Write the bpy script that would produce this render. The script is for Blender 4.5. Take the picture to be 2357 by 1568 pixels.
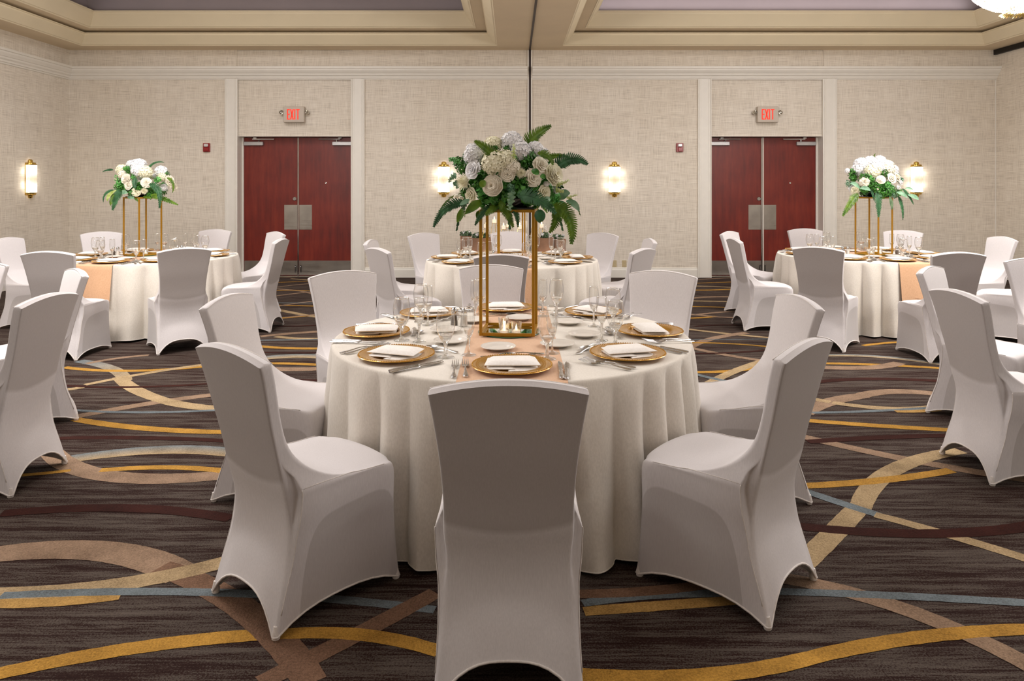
import bpy, math, random
from mathutils import Vector, Matrix
from math import sin, cos, pi, radians, sqrt

S = bpy.context.scene
for o in list(bpy.data.objects):
    bpy.data.objects.remove(o)
COL = S.collection

# ------------------------------------------------------------ camera, world, lights, exposure
cam_d = bpy.data.cameras.new('camera')
cam_d.lens = 25.0
cam_d.sensor_width = 36.0
cam_d.shift_y = -0.1502
cam_d.clip_start = 0.05
cam = bpy.data.objects.new('camera', cam_d)
cam.location = (0, 0, 1.537)
cam.rotation_euler = (radians(90), 0, 0)
COL.objects.link(cam)
S.camera = cam

S.view_settings.view_transform = 'Standard'
S.view_settings.look = 'None'
S.view_settings.exposure = 0.28
S.view_settings.gamma = 1.0
S.view_settings.use_curve_mapping = False

W = bpy.data.worlds.new('room_air')
S.world = W
W.use_nodes = True
W.node_tree.nodes['Background'].inputs[0].default_value = (1.0, 0.93, 0.86, 1)
W.node_tree.nodes['Background'].inputs[1].default_value = 0.03


def area_light(name, loc, sx, sy, power, color, rot=(0, 0, 0), spread=180):
    d = bpy.data.lights.new(name, 'AREA')
    d.shape = 'RECTANGLE'
    d.size = sx
    d.size_y = sy
    d.energy = power
    d.color = color
    d.spread = radians(spread)
    o = bpy.data.objects.new(name, d)
    o.location = loc
    o.rotation_euler = rot
    COL.objects.link(o)
    return o


def point_light(name, loc, power, color, r=0.05):
    d = bpy.data.lights.new(name, 'POINT')
    d.energy = power
    d.color = color
    d.shadow_soft_size = r
    o = bpy.data.objects.new(name, d)
    o.location = loc
    COL.objects.link(o)
    return o


def spot_light(name, loc, power, color, angle, rot=(0, 0, 0), r=0.08, blend=0.6):
    d = bpy.data.lights.new(name, 'SPOT')
    d.energy = power
    d.color = color
    d.spot_size = radians(angle)
    d.spot_blend = blend
    d.shadow_soft_size = r
    o = bpy.data.objects.new(name, d)
    o.location = loc
    o.rotation_euler = rot
    COL.objects.link(o)
    return o


WARM = (1.0, 0.94, 0.88)
COOL = (1.0, 0.965, 0.95)
# unseen area lights in both trays stand in for cove glow; nearest pair is fill
for tx in (-3.65, 4.29):
    for ty, pw in ((8.3, 88), (4.4, 86), (0.6, 26)):
        area_light('tray_stand_in_light', (tx, ty, 4.5), 3.4, 2.2, pw, COOL)
# recessed downlights
for dx, dy, pw in ((-5.6, 9.6, 38), (-2.0, 9.6, 38), (2.6, 9.6, 38), (6.1, 9.6, 38), (-5.6, 5.6, 58), (-2.0, 5.6, 62),
                   (2.6, 5.6, 62), (6.1, 5.6, 58), (-1.6, 2.8, 22), (1.9, 2.8, 22)):
    spot_light('downlight', (dx, dy, 4.45), pw * 1.35, WARM, 110)
# right chandelier's glow; left one presumed out of view; near pair added as fill
for px, py, pw in ((4.5, 6.27, 185), (-3.7, 5.2, 185), (-3.7, 0.4, 60), (4.3, 0.4, 60)):
    point_light('chandelier_and_fill_light', (px, py, 2.72), pw, (1.0, 0.95, 0.90), 0.35)
# cove strips washing the upper ceiling
for tx, wd, k in ((-3.65, 6.0, 0.12), (4.29, 6.0, 0.7)):
    area_light('cove_strip', (tx, 11.25, 4.36), wd, 0.06, 16 * k, (0.95, 0.92, 1.0), rot=(pi, 0, 0))


# ------------------------------------------------------------ materials
def lin(c):
    c = c / 255.0
    return c / 12.92 if c <= 0.04045 else ((c + 0.055) / 1.055) ** 2.4


def rgb(r, g, b):
    return (lin(r), lin(g), lin(b), 1)


class Mat:
    def __init__(s, name):
        s.m = bpy.data.materials.new(name)
        s.m.use_nodes = True
        s.nt = s.m.node_tree
        s.b = s.nt.nodes['Principled BSDF']
        s.out = s.nt.nodes['Material Output']

    def n(s, t, **kw):
        x = s.nt.nodes.new(t)
        for k, v in kw.items():
            setattr(x, k, v)
        return x

    def l(s, a, b):
        s.nt.links.new(a, b)

    def noise(s, scale, detail=3, vec=None, rough=0.5):
        n = s.n('ShaderNodeTexNoise')
        n.inputs['Scale'].default_value = scale
        n.inputs['Detail'].default_value = detail
        n.inputs['Roughness'].default_value = rough
        if vec:
            s.l(vec, n.inputs['Vector'])
        return n.outputs['Fac']

    def coords(s, sc=(1, 1, 1), kind='Object', rot=(0, 0, 0)):
        t = s.n('ShaderNodeTexCoord')
        m = s.n('ShaderNodeMapping')
        m.inputs['Scale'].default_value = sc
        m.inputs['Rotation'].default_value = rot
        s.l(t.outputs[kind], m.inputs['Vector'])
        return m.outputs['Vector']

    def ramp(s, fac, stops):
        r = s.n('ShaderNodeValToRGB')
        e = r.color_ramp.elements
        while len(e) < len(stops):
            e.new(0.5)
        for i, (p, c) in enumerate(stops):
            e[i].position = p
            e[i].color = c
        s.l(fac, r.inputs['Fac'])
        return r.outputs['Color']

    def math(s, op, a, b=None, clamp=False):
        m = s.n('ShaderNodeMath', operation=op, use_clamp=clamp)
        for i, v in enumerate((a, b)):
            if v is None:
                continue
            if isinstance(v, (int, float)):
                m.inputs[i].default_value = v
            else:
                s.l(v, m.inputs[i])
        return m.outputs[0]

    def mix(s, fac, a, b, blend='MIX'):
        m = s.n('ShaderNodeMix', data_type='RGBA', blend_type=blend)
        for i, v in ((0, fac), (6, a), (7, b)):
            if isinstance(v, (int, float)):
                m.inputs[i].default_value = v
            elif isinstance(v, tuple):
                m.inputs[i].default_value = v
            else:
                s.l(v, m.inputs[i])
        return m.outputs[2]

    def bump(s, h, strength, dist=0.002):
        b = s.n('ShaderNodeBump')
        b.inputs['Strength'].default_value = strength
        b.inputs['Distance'].default_value = dist
        s.l(h, b.inputs['Height'])
        s.l(b.outputs['Normal'], s.b.inputs['Normal'])

    def setp(s, **kw):
        for k, v in kw.items():
            s.b.inputs[k.replace('_', ' ')].default_value = v
        return s


def simple(name, col, rough=0.5, metal=0.0, spec=0.5, var=0.06, vs=8.0, bump=0.0, bs=60.0, coat=0.0):
    m = Mat(name)
    m.setp(Roughness=rough, Metallic=metal)
    m.b.inputs['Specular IOR Level'].default_value = spec
    m.b.inputs['Coat Weight'].default_value = coat
    v = m.coords()
    n = m.noise(vs, 3, v)
    lo = tuple(max(0, c * (1 - var)) for c in col[:3]) + (1,)
    hi = tuple(min(1, c * (1 + var)) for c in col[:3]) + (1,)
    m.l(m.ramp(n, [(0.3, lo), (0.7, hi)]), m.b.inputs['Base Color'])
    if bump:
        m.bump(m.noise(bs, 2, v), bump)
    return m.m


# wallpaper: linen cross hatch, u runs along any wall (x+y), v is height
def wallpaper_mat():
    m = Mat('linen_wallpaper')
    t = m.n('ShaderNodeTexCoord')
    sp = m.n('ShaderNodeSeparateXYZ')
    m.l(t.outputs['Object'], sp.inputs[0])
    u = m.math('ADD', sp.outputs[0], sp.outputs[1])

    def st(su, sv, off=0.0):
        c = m.n('ShaderNodeCombineXYZ')
        m.l(m.math('MULTIPLY', u, su), c.inputs[0])
        m.l(m.math('MULTIPLY', sp.outputs[2], sv), c.inputs[1])
        c.inputs[2].default_value = off
        return c.outputs[0]
    h = m.noise(1.0, 2, st(3.4, 115.0), 0.7)
    v = m.noise(1.0, 2, st(115.0, 4.0, 5.0), 0.7)
    big = m.noise(1.0, 2, st(0.9, 0.5, 9.0))
    bandh = m.noise(1.0, 1, st(0.4, 9.0, 3.0))
    bandv = m.noise(1.0, 1, st(7.0, 0.3, 7.0))
    a = m.math('ADD', m.math('MULTIPLY', h, 0.55), m.math('MULTIPLY', v, 0.45))
    a = m.math('ADD', a, m.math('MULTIPLY', m.math('SUBTRACT', m.math('MULTIPLY', bandh, bandv), 0.25), 0.18))
    col = m.ramp(a, [(0.32, rgb(190, 180, 168)), (0.49, rgb(226, 217, 205)), (0.68, rgb(244, 238, 228))])
    col = m.mix(m.math('MULTIPLY', big, 0.35), col, rgb(226, 214, 190), 'MULTIPLY')
    m.l(col, m.b.inputs['Base Color'])
    m.setp(Roughness=0.85)
    m.bump(a, 0.25, 0.003)
    return m.m


def carpet_mat():
    m = Mat('strie_carpet')
    v1 = m.coords((1.3, 24, 1))
    v2 = m.coords((7.0, 110, 1))
    v3 = m.coords((1, 1, 1))
    a = m.noise(1.0, 3, v1, 0.65)
    b = m.noise(1.0, 2, v2, 0.6)
    f = m.math('ADD', m.math('MULTIPLY', a, 0.62), m.math('MULTIPLY', b, 0.38))
    grain = m.noise(150, 2, v3, 0.8)
    f = m.math('ADD', f, m.math('MULTIPLY', m.math('SUBTRACT', grain, 0.5), 0.55))
    col = m.ramp(f, [(0.36, rgb(36, 17, 13)), (0.46, rgb(46, 28, 23)), (0.51, rgb(70, 60, 54)), (0.68, rgb(92, 82, 75))])
    m.l(col, m.b.inputs['Base Color'])
    m.setp(Roughness=0.95)
    m.b.inputs['Specular IOR Level'].default_value = 0.15
    m.bump(grain, 0.7, 0.006)
    return m.m


def band_mat():
    m = Mat('carpet_swirls')
    at = m.n('ShaderNodeAttribute')
    at.attribute_name = 'tint'
    v3 = m.coords((1, 1, 1))
    grain = m.noise(130, 2, v3, 0.85)
    mott = m.noise(6, 3, v3, 0.6)
    f = m.math('ADD', m.math('MULTIPLY', grain, 0.7), m.math('MULTIPLY', mott, 0.5))
    g = m.ramp(f, [(0.42, (0.50, 0.47, 0.44, 1)), (0.78, (1.2, 1.18, 1.15, 1))])
    m.l(m.mix(1.0, at.outputs['Color'], g, 'MULTIPLY'), m.b.inputs['Base Color'])
    m.setp(Roughness=0.95)
    m.b.inputs['Specular IOR Level'].default_value = 0.15
    m.bump(grain, 0.7, 0.006)
    return m.m


def spandex_mat():
    # white stretch cloth; the padded shell and the open frame behind it show through as greyer panels
    m = Mat('white_spandex')
    t = m.n('ShaderNodeTexCoord')
    sp = m.n('ShaderNodeSeparateXYZ')
    m.l(t.outputs['Object'], sp.inputs[0])
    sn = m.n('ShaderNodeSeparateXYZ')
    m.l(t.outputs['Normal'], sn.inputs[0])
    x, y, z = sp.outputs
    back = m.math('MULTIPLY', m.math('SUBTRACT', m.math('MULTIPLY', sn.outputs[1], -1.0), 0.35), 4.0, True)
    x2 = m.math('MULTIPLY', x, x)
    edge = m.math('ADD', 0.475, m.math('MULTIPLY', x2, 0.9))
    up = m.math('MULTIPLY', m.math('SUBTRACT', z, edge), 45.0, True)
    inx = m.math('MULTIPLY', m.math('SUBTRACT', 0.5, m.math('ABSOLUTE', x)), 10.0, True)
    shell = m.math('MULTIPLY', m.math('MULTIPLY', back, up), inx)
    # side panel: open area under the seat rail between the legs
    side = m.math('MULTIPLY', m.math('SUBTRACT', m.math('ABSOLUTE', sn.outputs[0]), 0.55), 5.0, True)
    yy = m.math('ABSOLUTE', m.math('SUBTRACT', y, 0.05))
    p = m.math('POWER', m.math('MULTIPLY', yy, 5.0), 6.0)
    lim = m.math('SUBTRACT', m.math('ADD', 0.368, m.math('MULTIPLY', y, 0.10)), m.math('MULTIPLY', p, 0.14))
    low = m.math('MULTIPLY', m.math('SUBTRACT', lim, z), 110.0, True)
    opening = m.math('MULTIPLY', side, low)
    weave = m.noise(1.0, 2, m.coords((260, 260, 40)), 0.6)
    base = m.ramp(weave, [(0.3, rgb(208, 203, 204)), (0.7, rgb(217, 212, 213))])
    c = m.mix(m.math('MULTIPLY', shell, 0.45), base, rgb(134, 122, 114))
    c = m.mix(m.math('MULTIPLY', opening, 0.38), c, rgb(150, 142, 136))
    m.l(c, m.b.inputs['Base Color'])
    m.setp(Roughness=0.75)
    m.b.inputs['Specular IOR Level'].default_value = 0.25
    m.b.inputs['Sheen Weight'].default_value = 0.25
    m.bump(weave, 0.03, 0.001)
    return m.m


def cloth_mat(name, c1, c2, sheen=0.2, scale=140):
    m = Mat(name)
    w = m.noise(1.0, 2, m.coords((scale, scale, scale * 0.5)), 0.6)
    big = m.noise(3.0, 3, m.coords())
    m.l(m.mix(m.math('MULTIPLY', big, 0.25), m.ramp(w, [(0.3, c1), (0.7, c2)]), c1), m.b.inputs['Base Color'])
    m.setp(Roughness=0.8)
    m.b.inputs['Specular IOR Level'].default_value = 0.3
    m.b.inputs['Sheen Weight'].default_value = sheen
    m.bump(w, 0.05, 0.001)
    return m.m


def wood_mat():
    m = Mat('cherry_veneer')
    g = m.noise(1.0, 5, m.coords((14, 14, 1.6)), 0.65)
    b = m.noise(2.2, 3, m.coords())
    f = m.math('ADD', m.math('MULTIPLY', g, 0.6), m.math('MULTIPLY', b, 0.4))
    m.l(m.ramp(f, [(0.32, rgb(84, 15, 7)), (0.5, rgb(112, 27, 13)), (0.68, rgb(130, 42, 23))]), m.b.inputs['Base Color'])
    m.setp(Roughness=0.42)
    return m.m


def brushed(name, col, rough=0.35, sc=(2, 2, 120)):
    m = Mat(name)
    g = m.noise(1.0, 3, m.coords(sc), 0.6)
    r = m.ramp(g, [(0.2, (rough * 0.7,) * 3 + (1,)), (0.8, (rough * 1.3,) * 3 + (1,))])
    m.l(r, m.b.inputs['Roughness'])
    big = m.noise(4.0, 3, m.coords())
    lo = tuple(c * 0.8 for c in col[:3]) + (1,)
    m.l(m.ramp(big, [(0.35, lo), (0.65, col)]), m.b.inputs['Base Color'])
    m.setp(Metallic=1.0)
    return m.m


def thin_glass(name, tint=(1, 1, 1, 1), ior=1.5, boost=1.0):
    m = Mat(name)
    m.nt.nodes.remove(m.b)
    fr = m.n('ShaderNodeLayerWeight')
    fr.inputs['Blend'].default_value = 0.5
    edge = m.math('ADD', 0.075, m.math('MULTIPLY', m.math('POWER', fr.outputs['Facing'], 2.3), 0.95))
    tr = m.n('ShaderNodeBsdfTransparent')
    tr.inputs[0].default_value = tint
    gl = m.n('ShaderNodeBsdfGlossy')
    gl.inputs['Roughness'].default_value = 0.05
    mx = m.n('ShaderNodeMixShader')
    m.l(edge, mx.inputs[0])
    m.l(tr.outputs[0], mx.inputs[1])
    m.l(gl.outputs[0], mx.inputs[2])
    m.l(mx.outputs[0], m.out.inputs['Surface'])
    return m.m


def solid_glass(name):
    m = Mat(name)
    m.setp(Roughness=0.0, IOR=1.5)
    m.b.inputs['Transmission Weight'].default_value = 1.0
    m.b.inputs['Base Color'].default_value = (1, 1, 0.99, 1)
    tr = m.n('ShaderNodeBsdfTransparent')
    tr.inputs[0].default_value = (0.96, 0.96, 0.95, 1)
    mx = m.n('ShaderNodeMixShader')
    mx.inputs[0].default_value = 0.3
    m.l(m.b.outputs[0], mx.inputs[1])
    m.l(tr.outputs[0], mx.inputs[2])
    m.l(mx.outputs[0], m.out.inputs['Surface'])
    return m.m


def emit(name, col, strength):
    m = Mat(name)
    m.b.inputs['Base Color'].default_value = (col[0], col[1], col[2], 1)
    m.b.inputs['Emission Color'].default_value = (col[0], col[1], col[2], 1)
    m.b.inputs['Emission Strength'].default_value = strength
    return m.m


def leaf_mat(name, c1, c2, rough=0.45, trans=0.0):
    m = Mat(name)
    n = m.noise(22, 2, m.coords())
    m.l(m.ramp(n, [(0.3, c1), (0.7, c2)]), m.b.inputs['Base Color'])
    m.setp(Roughness=rough)
    m.b.inputs['Specular IOR Level'].default_value = 0.35
    return m.m


def petal_mat(name, c1, c2):
    m = Mat(name)
    n = m.noise(30, 2, m.coords())
    m.l(m.ramp(n, [(0.3, c1), (0.7, c2)]), m.b.inputs['Base Color'])
    m.setp(Roughness=0.7)
    m.b.inputs['Subsurface Weight'].default_value = 0.0
    m.b.inputs['Sheen Weight'].default_value = 0.2
    return m.m


def fluted_glow():
    # lit glass rods of the sconce: brighter by the two bulbs, dimmer in the middle
    m = Mat('lit_fluted_glass')
    t = m.n('ShaderNodeTexCoord')
    sp = m.n('ShaderNodeSeparateXYZ')
    m.l(t.outputs['Object'], sp.inputs[0])
    d = m.math('ABSOLUTE', sp.outputs[2])
    m.b.inputs['Base Color'].default_value = (0.9, 0.85, 0.75, 1)
    m.l(m.ramp(m.math('MULTIPLY', d, 6.0, True), [(0.0, (0.62, 0.48, 0.24, 1)), (0.55, (1, 0.93, 0.78, 1))]), m.b.inputs['Emission Color'])
    m.l(m.math('ADD', 0.38, m.math('MULTIPLY', m.math('MULTIPLY', d, d), 42.0)), m.b.inputs['Emission Strength'])
    m.setp(Roughness=0.15)
    return m.m


M_WALL = wallpaper_mat()
M_CARPET = carpet_mat()
M_BAND = band_mat()
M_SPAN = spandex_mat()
M_HEM = cloth_mat('hem_cloth', rgb(214, 206, 200), rgb(232, 226, 222))
M_CLOTH = cloth_mat('ivory_tablecloth', rgb(216, 209, 198), rgb(230, 223, 213))
M_RUN = cloth_mat('rose_gold_satin', rgb(204, 160, 124), rgb(218, 176, 140), 0.3)
M_NAP = cloth_mat('white_napkin', rgb(236, 230, 224), rgb(248, 244, 240))
M_WOOD = wood_mat()
M_STEEL = brushed('brushed_steel', rgb(178, 172, 164), 0.34, (2, 2, 90))
M_CHROME = brushed('polished_chrome', rgb(205, 205, 205), 0.10, (8, 8, 8))
M_SILVER = brushed('silverware', rgb(205, 202, 200), 0.26, (30, 30, 30))
M_CLOSER = simple('satin_aluminium', rgb(178, 176, 176), 0.4, 0.6)
M_GOLDBAR = simple('gold_painted_metal', rgb(166, 120, 20), 0.38, 0.45, var=0.08)
M_CHARGER = simple('gold_lacquer_plate', rgb(196, 144, 52), 0.22, 0.55, var=0.06, coat=0.4)
M_BRASS = simple('polished_brass', rgb(206, 172, 92), 0.2, 1.0, var=0.1)
M_CHINA = simple('white_china', rgb(228, 221, 212), 0.2, var=0.02)
M_TRIM = simple('painted_trim', rgb(232, 227, 218), 0.45, var=0.02)
M_CEIL = simple('ceiling_paint', rgb(224, 206, 176), 0.75, var=0.03, vs=2)
M_COVE = simple('cove_paint', rgb(232, 218, 188), 0.6, var=0.03, vs=2)
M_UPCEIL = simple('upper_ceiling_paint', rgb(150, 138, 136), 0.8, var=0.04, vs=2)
M_BLACK = simple('black_track', rgb(16, 12, 11), 0.5)
M_DARKGAP = simple('dark_partition_edge', rgb(48, 30, 24), 0.5)
M_GLASS = thin_glass('clear_glass', (0.985, 0.985, 0.98, 1), 1.5, 1.35)
M_STEM = solid_glass('solid_glass')
M_MIRROR = brushed('mirror_glass', (0.82, 0.86, 0.84, 1), 0.02, (3, 3, 3))
M_GREENG = simple('green_glass_edge', rgb(36, 92, 66), 0.1)
M_PLASTIC = simple('sign_housing', rgb(196, 184, 170), 0.5, var=0.02)
M_EXITRED = emit('lit_red_lettering', (1.0, 0.03, 0.01), 0.6)
M_ALARM = simple('red_alarm_plastic', rgb(140, 8, 18), 0.3)
M_STROBE = simple('strobe_lens', rgb(210, 200, 200), 0.15)
M_LENS = simple('lamp_reflector', rgb(200, 195, 185), 0.08, 0.9)
M_IVORY = simple('ivory_plate', rgb(196, 178, 140), 0.4)
M_FLUTED = fluted_glow()
M_FLAME = emit('candle_flame', (1.0, 0.72, 0.34), 14.0)
M_WAX = emit('lit_wax', (0.95, 0.80, 0.62), 0.35)
M_TABLE = simple('plywood_table', rgb(150, 118, 84), 0.6)
M_LEG = simple('grey_steel_leg', rgb(90, 90, 92), 0.4, 0.7)
M_BLACKPOT = simple('black_tray', rgb(14, 14, 14), 0.25)
M_PEPPER = simple('pepper', rgb(92, 80, 70), 0.8)
M_SALT = simple('salt', rgb(228, 224, 218), 0.8)
M_BARK = simple('birch_bark', rgb(160, 120, 94), 0.85, var=0.3, vs=5, bump=0.6, bs=20)
M_WHITE = petal_mat('white_petal', rgb(232, 231, 233), rgb(250, 249, 250))
M_CREAM = petal_mat('cream_petal', rgb(238, 233, 200), rgb(252, 248, 226))
M_IVPET = petal_mat('ivory_petal', rgb(232, 222, 198), rgb(250, 244, 230))
M_FERN = leaf_mat('fern_green', rgb(58, 92, 16), rgb(104, 136, 34))
M_FERND = leaf_mat('dark_fern_green', rgb(32, 72, 40), rgb(64, 112, 72))
M_BOX = leaf_mat('boxwood_green', rgb(34, 84, 24), rgb(78, 142, 52))
M_BRIGHT = leaf_mat('bright_green', rgb(60, 138, 54), rgb(116, 184, 98))
M_EUCA = leaf_mat('eucalyptus_green', rgb(84, 132, 100), rgb(144, 180, 150))
M_BUD = leaf_mat('bud_green', rgb(140, 160, 70), rgb(200, 206, 140))
M_SUCC = leaf_mat('succulent_green', rgb(60, 88, 60), rgb(116, 138, 104))
M_CRYSTAL = emit('lit_crystal_beads', (0.52, 0.50, 0.47), 0.35)
M_CRYSTAL.node_tree.nodes['Principled BSDF'].inputs['Roughness'].default_value = 0.05
M_GLOW = emit('chandelier_bulbs', (1.0, 0.93, 0.82), 0.8)


# ------------------------------------------------------------ mesh collector
class MB:
    def __init__(s):
        s.v = []
        s.f = []

    def add(s, vs, fs):
        k = len(s.v)
        s.v += [tuple(p) for p in vs]
        s.f += [tuple(i + k for i in f) for f in fs]
        return s

    def box(s, x0, x1, y0, y1, z0, z1, b=0.0, mtx=None):
        if b > 0:
            vs = []
            for (zz, ins) in ((z0, b), (z0 + b, 0), (z1 - b, 0), (z1, b)):
                xa, xb, ya, yb = x0 + ins, x1 - ins, y0 + ins, y1 - ins
                c = b
                vs += [(xa + c, ya, zz), (xb - c, ya, zz), (xb, ya + c, zz), (xb, yb - c, zz), (xb - c, yb, zz), (xa + c, yb, zz), (xa, yb - c, zz), (xa, ya + c, zz)]
            fs = [tuple(range(7, -1, -1)), tuple(range(24, 32))]
            for r in range(3):
                for i in range(8):
                    j = (i + 1) % 8
                    fs.append((r * 8 + i, r * 8 + j, r * 8 + 8 + j, r * 8 + 8 + i))
        else:
            vs = [(x0, y0, z0), (x1, y0, z0), (x1, y1, z0), (x0, y1, z0), (x0, y0, z1), (x1, y0, z1), (x1, y1, z1), (x0, y1, z1)]
            fs = [(3, 2, 1, 0), (4, 5, 6, 7), (0, 1, 5, 4), (1, 2, 6, 5), (2, 3, 7, 6), (3, 0, 4, 7)]
        if mtx:
            vs = [mtx @ Vector(p) for p in vs]
        return s.add(vs, fs)

    def lathe(s, prof, n=24, c=(0, 0, 0), cap0=False, cap1=False, mtx=None):
        vs = []
        for (r, z) in prof:
            for i in range(n):
                a = 2 * pi * i / n
                vs.append((c[0] + r * cos(a), c[1] + r * sin(a), c[2] + z))
        fs = []
        for k in range(len(prof) - 1):
            for i in range(n):
                j = (i + 1) % n
                fs.append((k * n + i, k * n + j, (k + 1) * n + j, (k + 1) * n + i))
        if cap0:
            fs.append(tuple(range(n - 1, -1, -1)))
        if cap1:
            k = (len(prof) - 1) * n
            fs.append(tuple(range(k, k + n)))
        if mtx:
            vs = [mtx @ Vector(p) for p in vs]
        return s.add(vs, fs)

    def tube(s, pts, r, n=8, closed=False, caps=True, radii=None):
        pts = [Vector(p) for p in pts]
        vs = []
        m = len(pts)
        up = Vector((0.13, 0.21, 1)).normalized()
        for i, p in enumerate(pts):
            a = pts[(i - 1) % m] if (closed or i > 0) else pts[i]
            b = pts[(i + 1) % m] if (closed or i < m - 1) else pts[i]
            t = (b - a)
            t = t.normalized() if t.length > 1e-9 else Vector((0, 0, 1))
            s1 = t.cross(up)
            if s1.length < 1e-3:
                s1 = t.cross(Vector((1, 0, 0)))
            s1.normalize()
            s2 = t.cross(s1)
            rr = radii[i] if radii else r
            for k in range(n):
                q = 2 * pi * k / n
                vs.append(p + s1 * rr * cos(q) + s2 * rr * sin(q))
        fs = []
        for i in range(m if closed else m - 1):
            j = (i + 1) % m
            for k in range(n):
                l = (k + 1) % n
                fs.append((i * n + k, j * n + k, j * n + l, i * n + l))
        if caps and not closed:
            fs.append(tuple(range(n)))
            fs.append(tuple(range((m - 1) * n + n - 1, (m - 1) * n - 1, -1)))
        return s.add(vs, fs)

    def grid(s, rows, wrap=False):
        n = len(rows[0])
        vs = [p for r in rows for p in r]
        fs = []
        for i in range(len(rows) - 1):
            for j in range(n if wrap else n - 1):
                k = (j + 1) % n
                fs.append((i * n + j, i * n + k, (i + 1) * n + k, (i + 1) * n + j))
        return s.add(vs, fs)

    def mesh(s, name, mat, smooth=None):
        me = bpy.data.meshes.new(name)
        me.from_pydata(s.v, [], s.f)
        me.materials.append(mat)
        if smooth is not None:
            me.shade_smooth()
            if smooth < 179:
                me.set_sharp_from_angle(angle=radians(smooth))
        me.update()
        return me

    def build(s, name, mat, parent=None, smooth=None, loc=None, kind=None):
        o = bpy.data.objects.new(name, s.mesh(name, mat, smooth))
        COL.objects.link(o)
        if parent:
            o.parent = parent
        if loc:
            o.location = loc
        if kind:
            o['kind'] = kind
        return o


def tag(o, label, cat, group=None):
    o['label'] = label
    o['category'] = cat
    if group:
        o['group'] = group
    return o


def empty(name, loc=(0, 0, 0), rz=0.0):
    o = bpy.data.objects.new(name, None)
    o.location = loc
    o.rotation_euler = (0, 0, rz)
    o.empty_display_size = 0.1
    COL.objects.link(o)
    return o


def copy_tree(o, parent=None):
    c = o.copy()
    COL.objects.link(c)
    if parent:
        c.parent = parent
    for ch in o.children:
        copy_tree(ch, c)
    return c


def place(proto, used, loc, rz, label, cat, group):
    # the prototype itself is used the first time, copies after that
    if used[0]:
        c = copy_tree(proto)
    else:
        c = proto
        used[0] = True
    c.location = loc
    c.rotation_euler = (0, 0, rz)
    tag(c, label, cat, group)
    return c

# ------------------------------------------------------------ room shell
XL, XR, YB, YF, ZS = -7.5, 8.19, 12.04, -4.0, 3.85


def struct(o):
    o['kind'] = 'structure'
    return o


floor = struct(MB().box(XL - 0.3, XR + 0.3, YF - 0.3, YB + 0.5, -0.1, 0.0).build('floor', M_CARPET))

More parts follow.
